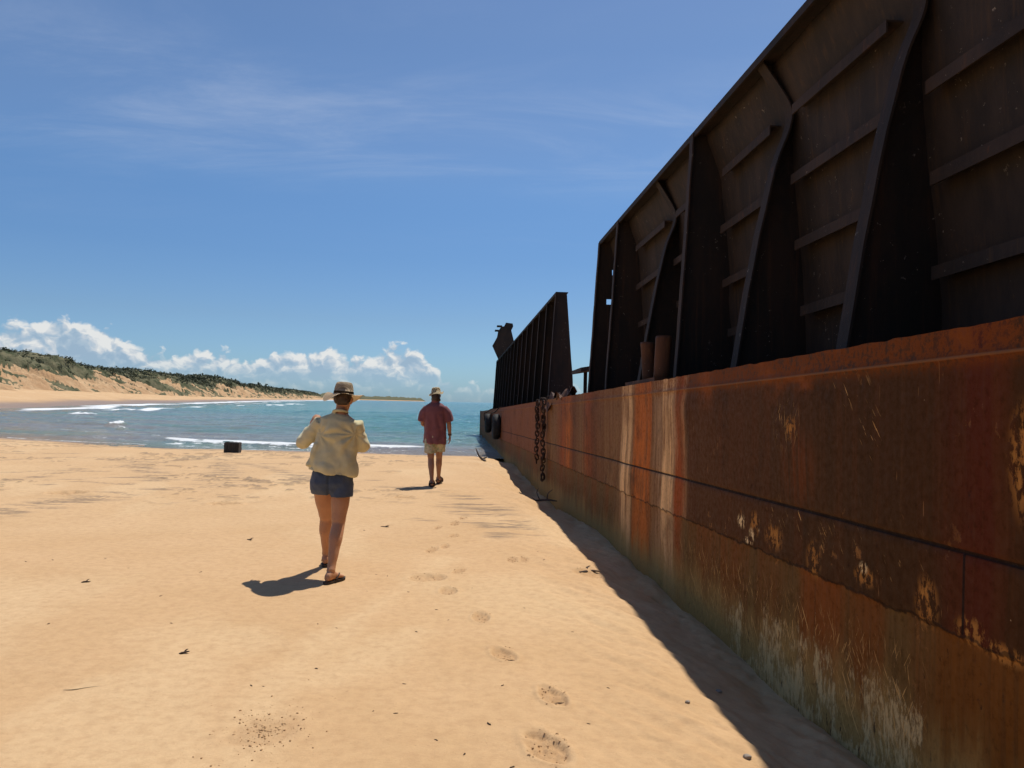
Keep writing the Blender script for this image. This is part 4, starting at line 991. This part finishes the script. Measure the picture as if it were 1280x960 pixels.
# ---- man
mx, my = -1.405, 14.1; gz = ground_z(mx, my)
mn = empty('person', (mx, my, gz)); tag(mn, 'person in loose maroon shirt, patterned pale shorts and floppy cap, walking towards the sea', 'person', None)
m_skinm = skin_mat('tanned_skin_darker', (.30, .145, .085), (.36, .185, .11))
bm = bmesh.new()
aL = V((-.015, -.16, .098)); aR = V((.065, .26, .125)); hipL, hipR = V((-.085, 0, .88)), V((.085, 0, .88)); kL = V((-.055, -.03, .49)); kR = V((.075, .17, .50))
leg(bm, hipL, kL, aL, .088); leg(bm, hipR, kR, aR, .088)
fL = foot(bm, aL, R(4), 0, 1.08); fR = foot(bm, aR, R(-8), R(-10), 1.08)
loft(bm, [((0,0,.82),(.155,0,0),(0,.11,0)),((0,-.01,.90),(.168,0,0),(0,.12,0)),((0,0,1.02),(.150,0,0),(0,.11,0)),((0,0,1.15),(.150,0,0),(0,.115,0)),((0,0,1.30),(.178,0,0),(0,.125,0)),((0,-.01,1.42),(.185,0,0),(0,.10,0)),((0,-.01,1.475),(.11,0,0),(0,.075,0)),((0,0,1.51),(.066,0,0),(0,.065,0)),((.0,.015,1.58),(.060,0,0),(0,.064,0))], 26)
sL, eL, wL = V((-.175, -.01, 1.43)), V((-.225, -.01, 1.15)), V((-.16, .20, 1.06))
sR_, eR, wR = V((.178, -.01, 1.43)), V((.255, .0, 1.16)), V((.275, .055, .925))
arm(bm, sL, eL, wL, .05); arm(bm, sR_, eR, wR, .05)
hand(bm, wL, (.35, .9, -.1), (.8, -.3, -.3), .5, -1, 1.02); hand(bm, wR, (.03, .14, -1), (-1, .1, 0), .38, 1, 1.02)
head(bm, (.005, .04, 1.645), 1.03, R(-6), R(-6))
remesh('body', bm, .0075, m_skinm, mn, 3)
bm = bmesh.new()
loft(bm, [((.004,-.035,1.545),(.052,0,0),(0,.035,0)),((.004,-.035,1.58),(.070,0,0),(0,.062,0)),((.005,-.01,1.63),(.080,0,0),(0,.092,0)),((.005,.01,1.69),(.082,0,0),(0,.105,0)),((.005,.02,1.735),(.06,0,0),(0,.075,0))], 24)
tube(bm, [(-.07,.05,1.60),(-.055,.10,1.565),(0,.125,1.545),(.055,.10,1.565),(.07,.05,1.60)], [.018,.026,.03,.026,.018], 10, 4)
remesh('hair', bm, .007, m_hair, mn, 2, lambda p: .004*mnoise.noise(V((p.x*50, p.y*50, p.z*12))))
m_shirt = cloth_mat('maroon_cotton', (.165, .06, .066), (.21, .08, .086), 300)
bm = bmesh.new()
loft(bm, [((0,-.005,1.535),(.075,0,0),(0,.070,0)),((0,-.01,1.505),(.13,0,0),(0,.088,0)),((0,-.01,1.46),(.195,0,0),(0,.112,0)),((0,-.005,1.36),(.215,0,0),(0,.140,0)),((0,0,1.2),(.212,0,0),(0,.148,0)),((0,0,1.0),(.205,0,0),(0,.150,0)),((.0,-.005,.84),(.212,0,-.006),(0,.155,0)),((.0,-.005,.775),(.213,0,-.010),(0,.157,0)),((.0,-.005,.768),(.198,0,-.01),(0,.143,0)),((0,0,.84),(.192,0,0),(0,.138,0)),((0,0,.95),(.185,0,0),(0,.13,0))], 40)
for s_, e, ex in ((sL, eL, -1), (sR_, eR, 1)):
    e2_ = s_+(e-s_)*.88+V((ex*.018, 0, 0))
    tube(bm, [s_+V((-ex*.03,0,.0)), s_*.6+e2_*.4, e2_, e2_+(s_-e2_)*.02, s_*.3+e2_*.7], [.072,.088,.090,.078,.074], 20, 4)
tube(bm, [(-.055,.03,1.535),(-.05,-.04,1.55),(0,-.075,1.56),(.05,-.04,1.55),(.055,.03,1.535)], [.012,.018,.02,.018,.012], 10, 4)
remesh('shirt', bm, .0085, m_shirt, mn, 4, lambda p: .009*math.cos(p.x*42+p.z*5+2.2*mnoise.noise(p*4))*max(.15, min(1, (1.45-p.z)/.3))+.007*mnoise.noise(p*8)+.004*mnoise.noise(p*17))
m_shorts = cloth_mat('printed_shorts', (.46, .42, .29), (.52, .47, .33), 260, .85, ((.25, .32, .20), (.40, .24, .12)))
bm = bmesh.new()
loft(bm, [((0,-.005,1.0),(.165,0,0),(0,.12,0)),((0,-.01,.90),(.185,0,0),(0,.138,0)),((0,-.012,.83),(.190,0,0),(0,.138,0)),((0,-.01,.79),(.178,0,0),(0,.125,0))], 34)
for hp_, kn in ((hipL, kL), (hipR, kR)):
    d_ = (kn-hp_).normalized(); o_ = V((math.copysign(.01, hp_.x), 0, 0))
    loft(bm, [(hp_+o_, (.098,0,0),(0,.125,0)),(hp_+o_+d_*.12,(.101,0,0),(0,.126,0)),(hp_+o_+d_*.285,(.103,0,0),(0,.124,0)),(hp_+o_+d_*.29,(.093,0,0),(0,.114,0)),(hp_+o_+d_*.2,(.09,0,0),(0,.11,0))], 26)
remesh('shorts', bm, .008, m_shorts, mn, 3, folds(19, .007, [((1, 0, .4), 36, .8)]))
m_cap = cloth_mat('pale_floral_cotton', (.66, .54, .34), (.72, .62, .42), 300, .85, ((.50, .36, .16), (.36, .32, .18)))
hat(mn, (.005, .02, 1.715), .088, .104, .095, .045, lambda a: -.045+.045*max(0, math.cos(a-.3))+.02*math.sin(3*a), m_cap, (R(-2), R(-4), 0), 'cap', .004, 5, .5)
bm = bmesh.new(); d_ = (wR-eR).normalized(); p = eR+(wR-eR)*.90; u = d_.orthogonal().normalized(); v = d_.cross(u)
loft(bm, [(p-d_*.016,u*.030,v*.030),(p-d_*.014,u*.036,v*.036),(p+d_*.014,u*.035,v*.035),(p+d_*.016,u*.029,v*.029)], 18); from_bm('wrist_strap', bm, m_band, mn, True)
for M in (fL, fR):
    M2 = M @ Matrix.Diagonal((1.08, 1.08, 1.08, 1)); s2 = slab('sandal', SOLE, -.028, M2 @ Matrix.Translation((0, 0, -.074)), m_flip, mn)
    bm = bmesh.new()
    tube(bm, [(-.046,.10,-.08),(-.040,.10,-.035),(0,.095,-.022),(.042,.10,-.035),(.05,.10,-.08)], .013, 8, 4, .5); tube(bm, [(-.036,-.02,-.07),(-.032,-.06,-.03),(0,-.072,-.022),(.032,-.06,-.03),(.036,-.02,-.07)], .012, 8, 4, .5)
    tube(bm, [(-.036,.0,-.07),(-.034,.03,-.0),(0,.045,.015),(.034,.03,-.0),(.036,.0,-.07)], .012, 8, 4, .5)
    bmesh.ops.transform(bm, matrix=M2, verts=bm.verts); from_bm('strap', bm, m_flip, s2, True)

# ------------------------------------------------------------------ things lying on the sand
m_timber, t, b = material('blackened_timber')
f = t.noise(t.scale(t.ob, (26, 26, 2.0)), 1, 5, .65)
t.put(b.inputs['Base Color'], t.ramp(f, [(.3, (.010, .010, .010)), (.55, (.045, .04, .036)), (.75, (.13, .115, .10))])); setb(t, Roughness=.9)
t.put(b.inputs['Normal'], t.bump(f, 1, .02))
p = on_ground(290, 565.5); bm = bmesh.new(); box(bm, (-.21, -.17, -.08), (.21, .17, .29))
bmesh.ops.bevel(bm, geom=bm.edges[:], offset=.015, segments=2, affect='EDGES'); bmesh.ops.subdivide_edges(bm, edges=bm.edges[:], cuts=6, use_grid_fill=True)
for v in bm.verts:
    q = v.co; s = .012*math.sin(q.x*60)*(q.z > -.05)+.015*mnoise.noise(q*9); v.co = q+V((mnoise.noise(q*7)*.014, s, mnoise.noise(q*12+V((5,5,5)))*.03*(q.z > .2)))
o = from_bm('timber_block', bm, m_timber); o.location = p; o.rotation_euler = (0, R(1.5), R(8)); tag(o, 'squat block of blackened ridged timber standing at the top of the waterline', 'timber')
m_drift = simple('grey_driftwood', (.05, .038, .03), (.15, .12, .095), 14, .9, .5, 60, .004, .2)
p = on_ground(601, 575); bm = bmesh.new()
tip = at_d(594, 559.5, p.y+.1)-p; tube(bm, [(.12,-.02,-.02),(.02,0,.03),tip*.45+V((0,0,-.02)),tip], [.035,.034,.024,.010], 9, 4); tube(bm, [(.02,0,.03),(.12,.05,.06),(.16,.06,.09)], [.025,.018,.010], 8, 3); tube(bm, [(.05,0,.02),(.1,-.12,.0),(.14,-.2,-.01)], [.022,.018,.01], 8, 3)
o = from_bm('driftwood_branch', bm, m_drift, None, True); o.location = p; tag(o, 'bleached driftwood branch sticking up from the sand crest beside the far end of the barge', 'driftwood')
p = on_ground(676, 628); bm = bmesh.new()
tube(bm, [(-.25,.05,.0),(-.1,0,.03),(.1,-.03,.05),(.28,0,.03)], [.012,.018,.018,.008], 8, 3); tube(bm, [(-.02,0,.03),(-.08,.1,.16),(-.05,.1,.24)], [.014,.010,.005], 7, 3); tube(bm, [(.1,-.03,.05),(.12,.08,.15),(.2,.1,.22)], [.013,.010,.005], 7, 3); tube(bm, [(-.1,0,.03),(-.2,.12,.1)], [.010,.005], 7, 2)
o = from_bm('driftwood_branch', bm, m_drift, None, True); o.location = p; tag(o, 'forked twiggy branch lying at the edge of the barge shadow', 'driftwood')
def scrap(px, py, L, lab, grp=None, mat=None, name='wood_scrap', th=.012, cat='wood scrap', curl=.5, seed=0):
    rs = random.Random(seed*7+int(px)); p = on_ground(px, py); bm = bmesh.new(); a = rs.random()*6.28
    pts = []; q = V((-L/2, 0, th*.3))
    for k in range(5):
        pts.append(q.copy()); a2 = rs.uniform(-curl, curl); q = q+V((math.cos(a2)*L/4, math.sin(a2)*L/4, rs.uniform(-.2, .35)*th))
    tube(bm, pts, [th*.4, th, th*.85, th*.8, th*.3], 7, 3, .55)
    if L > .04 and th > .006: tube(bm, [pts[2], pts[2]+V((L*.12, L*.22, th)), pts[2]+V((L*.3, L*.3, th*1.4))], [th*.6, th*.5, th*.2], 6, 2, .6)
    o = from_bm(name, bm, mat or m_drift, None, True); o.location = p; o.rotation_euler.z = rs.uniform(-.7, .7); tag(o, lab, cat, grp); return o
m_darkbit = simple('dark_bark', (.03, .018, .012), (.075, .045, .028), 20, .9)
m_straw2 = simple('dry_reed', (.40, .28, .15), (.55, .42, .25), 20, .8)
scrap(107, 728, .07, 'dark curled bark scrap on bare sand at the far left, level with the nearer feet', None, m_darkbit, 'bark_scrap', .010, 'bark scrap')
scrap(230, 817, .06, 'hooked dark scrap of bark below the shadow of the nearer person', None, m_darkbit, 'bark_scrap', .010, 'bark scrap')
scrap(312, 675, .09, 'small brown curled leaf scrap on the sand left of the nearer person', None, m_darkbit, 'leaf_scrap', .012, 'leaf')
scrap(105, 861, .20, 'thin pale dry reed stalk lying at the lower left of the beach', None, m_straw2, 'reed_stalk', .004, 'reed', .35)
scrap(735, 715, .26, 'brown dried weed clump lying across the shadow edge of the barge', None, m_darkbit, 'weed_clump', .022, 'weed')
scrap(480, 659, .12, 'dark weed scrap on the sand between the two persons', None, m_darkbit, 'weed_scrap', .012, 'weed')
scrap(703, 878, .10, 'thin twig sticking out of the scuffed footprint near the bottom of the photo', None, m_darkbit, 'twig', .005, 'twig')
scrap(640, 826, .09, 'thin twig at the edge of the middle footprint', None, m_darkbit, 'twig', .005, 'twig')
m_shell = simple('grey_pebble', (.20, .16, .12), (.36, .30, .24), 30, .7)
def pebble(px, py, r, lab, grp):
    p = on_ground(px, py); bm = bmesh.new(); bmesh.ops.create_icosphere(bm, subdivisions=3, radius=r)
    for v in bm.verts: v.co = V((v.co.x*1.2, v.co.y, v.co.z*.7))*(1+.25*mnoise.noise(v.co*(1.3/r)+V((px, 0, 0))))
    o = from_bm('pebble', bm, m_shell, None, True); o.location = p+V((0, 0, r*.3)); tag(o, lab, 'pebble', grp)
pebble(933, 947, .016, 'small round pebble on sunlit sand beside the barge shadow at the photo bottom', 'pebbles on the sand')
pebble(859, 878, .011, 'tiny dark pebble on sunlit sand near the barge shadow, beyond the round pebble', 'pebbles on the sand')
pebble(898, 865, .015, 'small pebble lying inside the barge shadow close to the hull', 'pebbles on the sand')
pebble(1095, 942, .018, 'dark pebble against the foot of the peeling hull plate', 'pebbles on the sand')
bits = [(214,779),(329,858),(397,780),(314,857),(200,745),(505,855),(458,739),(470,718),(420,785),(560,775),(545,762),(483,720),(455,663),(590,735),(672,690),(628,857),(735,905),(760,860),(494,892),(545,925),
        (640,960),(700,640),(680,700),(612,905),(150,655),(131,698),(160,710),(32,702),(65,700),(250,715),(520,790),(395,836),(466,889),(580,943),(60,780),(510,740),(600,640),(655,760),(715,790)]
src = None
for k, (px, py) in enumerate(bits):
    if src is None or k % 5 == 0:
        src = scrap(px, py, .024, 'tiny dark fleck of bark scattered on the open sand', 'dark flecks scattered on the sand', m_darkbit, 'bark_fleck', .004, 'bark fleck', .6, k)
    else:
        o = src.copy(); COL.objects.link(o); o.location = on_ground(px, py); o.rotation_euler.z = random.random()*6.28; s = random.uniform(.6, 1.3); o.scale = (s, s, s)
# crumbs of damp sand kicked up around prints
cm = []
for px, py, L, W, hd, dep in prints:
    p = at_z(px, py); big = py > 900 and px < 400
    for _ in range(420 if big else (60 if L < .29 else 130)):
        if big:
            a = random.random()*6.283; q = abs(random.gauss(0, .36)); x, y = p.x+math.cos(a)*q*.42-.12*(random.random()-.5), p.y+math.sin(a)*q*.62
        else:
            a = random.random()*6.283; q = random.random()**.6*1.15; x, y = p.x+math.cos(a)*q*W*.58, p.y+math.sin(a)*q*L*.58
        cm.append((x, y, ground_z(x, y), .0014+.0042*random.random()**4))
bm = bmesh.new()
for x, y, z, r_ in cm:
    M = Matrix.Translation((x, y, z+r_*.4)) @ Matrix.Rotation(random.random()*6, 4, 'Z') @ Matrix.Diagonal((r_*1.3, r_, r_*.8, 1))
    bmesh.ops.create_icosphere(bm, subdivisions=1, radius=1, matrix=M)
m_crumb = simple('damp_sand_crumbs', (.36, .215, .105), (.50, .32, .165), 30, .95)
o = from_bm('sand_crumbs', bm, m_crumb); tag(o, 'brown crumbs of damp sand scattered in and around the footprints', 'sand crumbs', kind='stuff')
cy = scene.cycles; cy.use_denoising = True; cy.max_bounces = 5; cy.diffuse_bounces = 3; cy.glossy_bounces = 2; cy.transmission_bounces = 2; cy.transparent_max_bounces = 4; cy.caustics_reflective = False; cy.caustics_refractive = False
cy.use_adaptive_sampling = True; cy.adaptive_threshold = .02
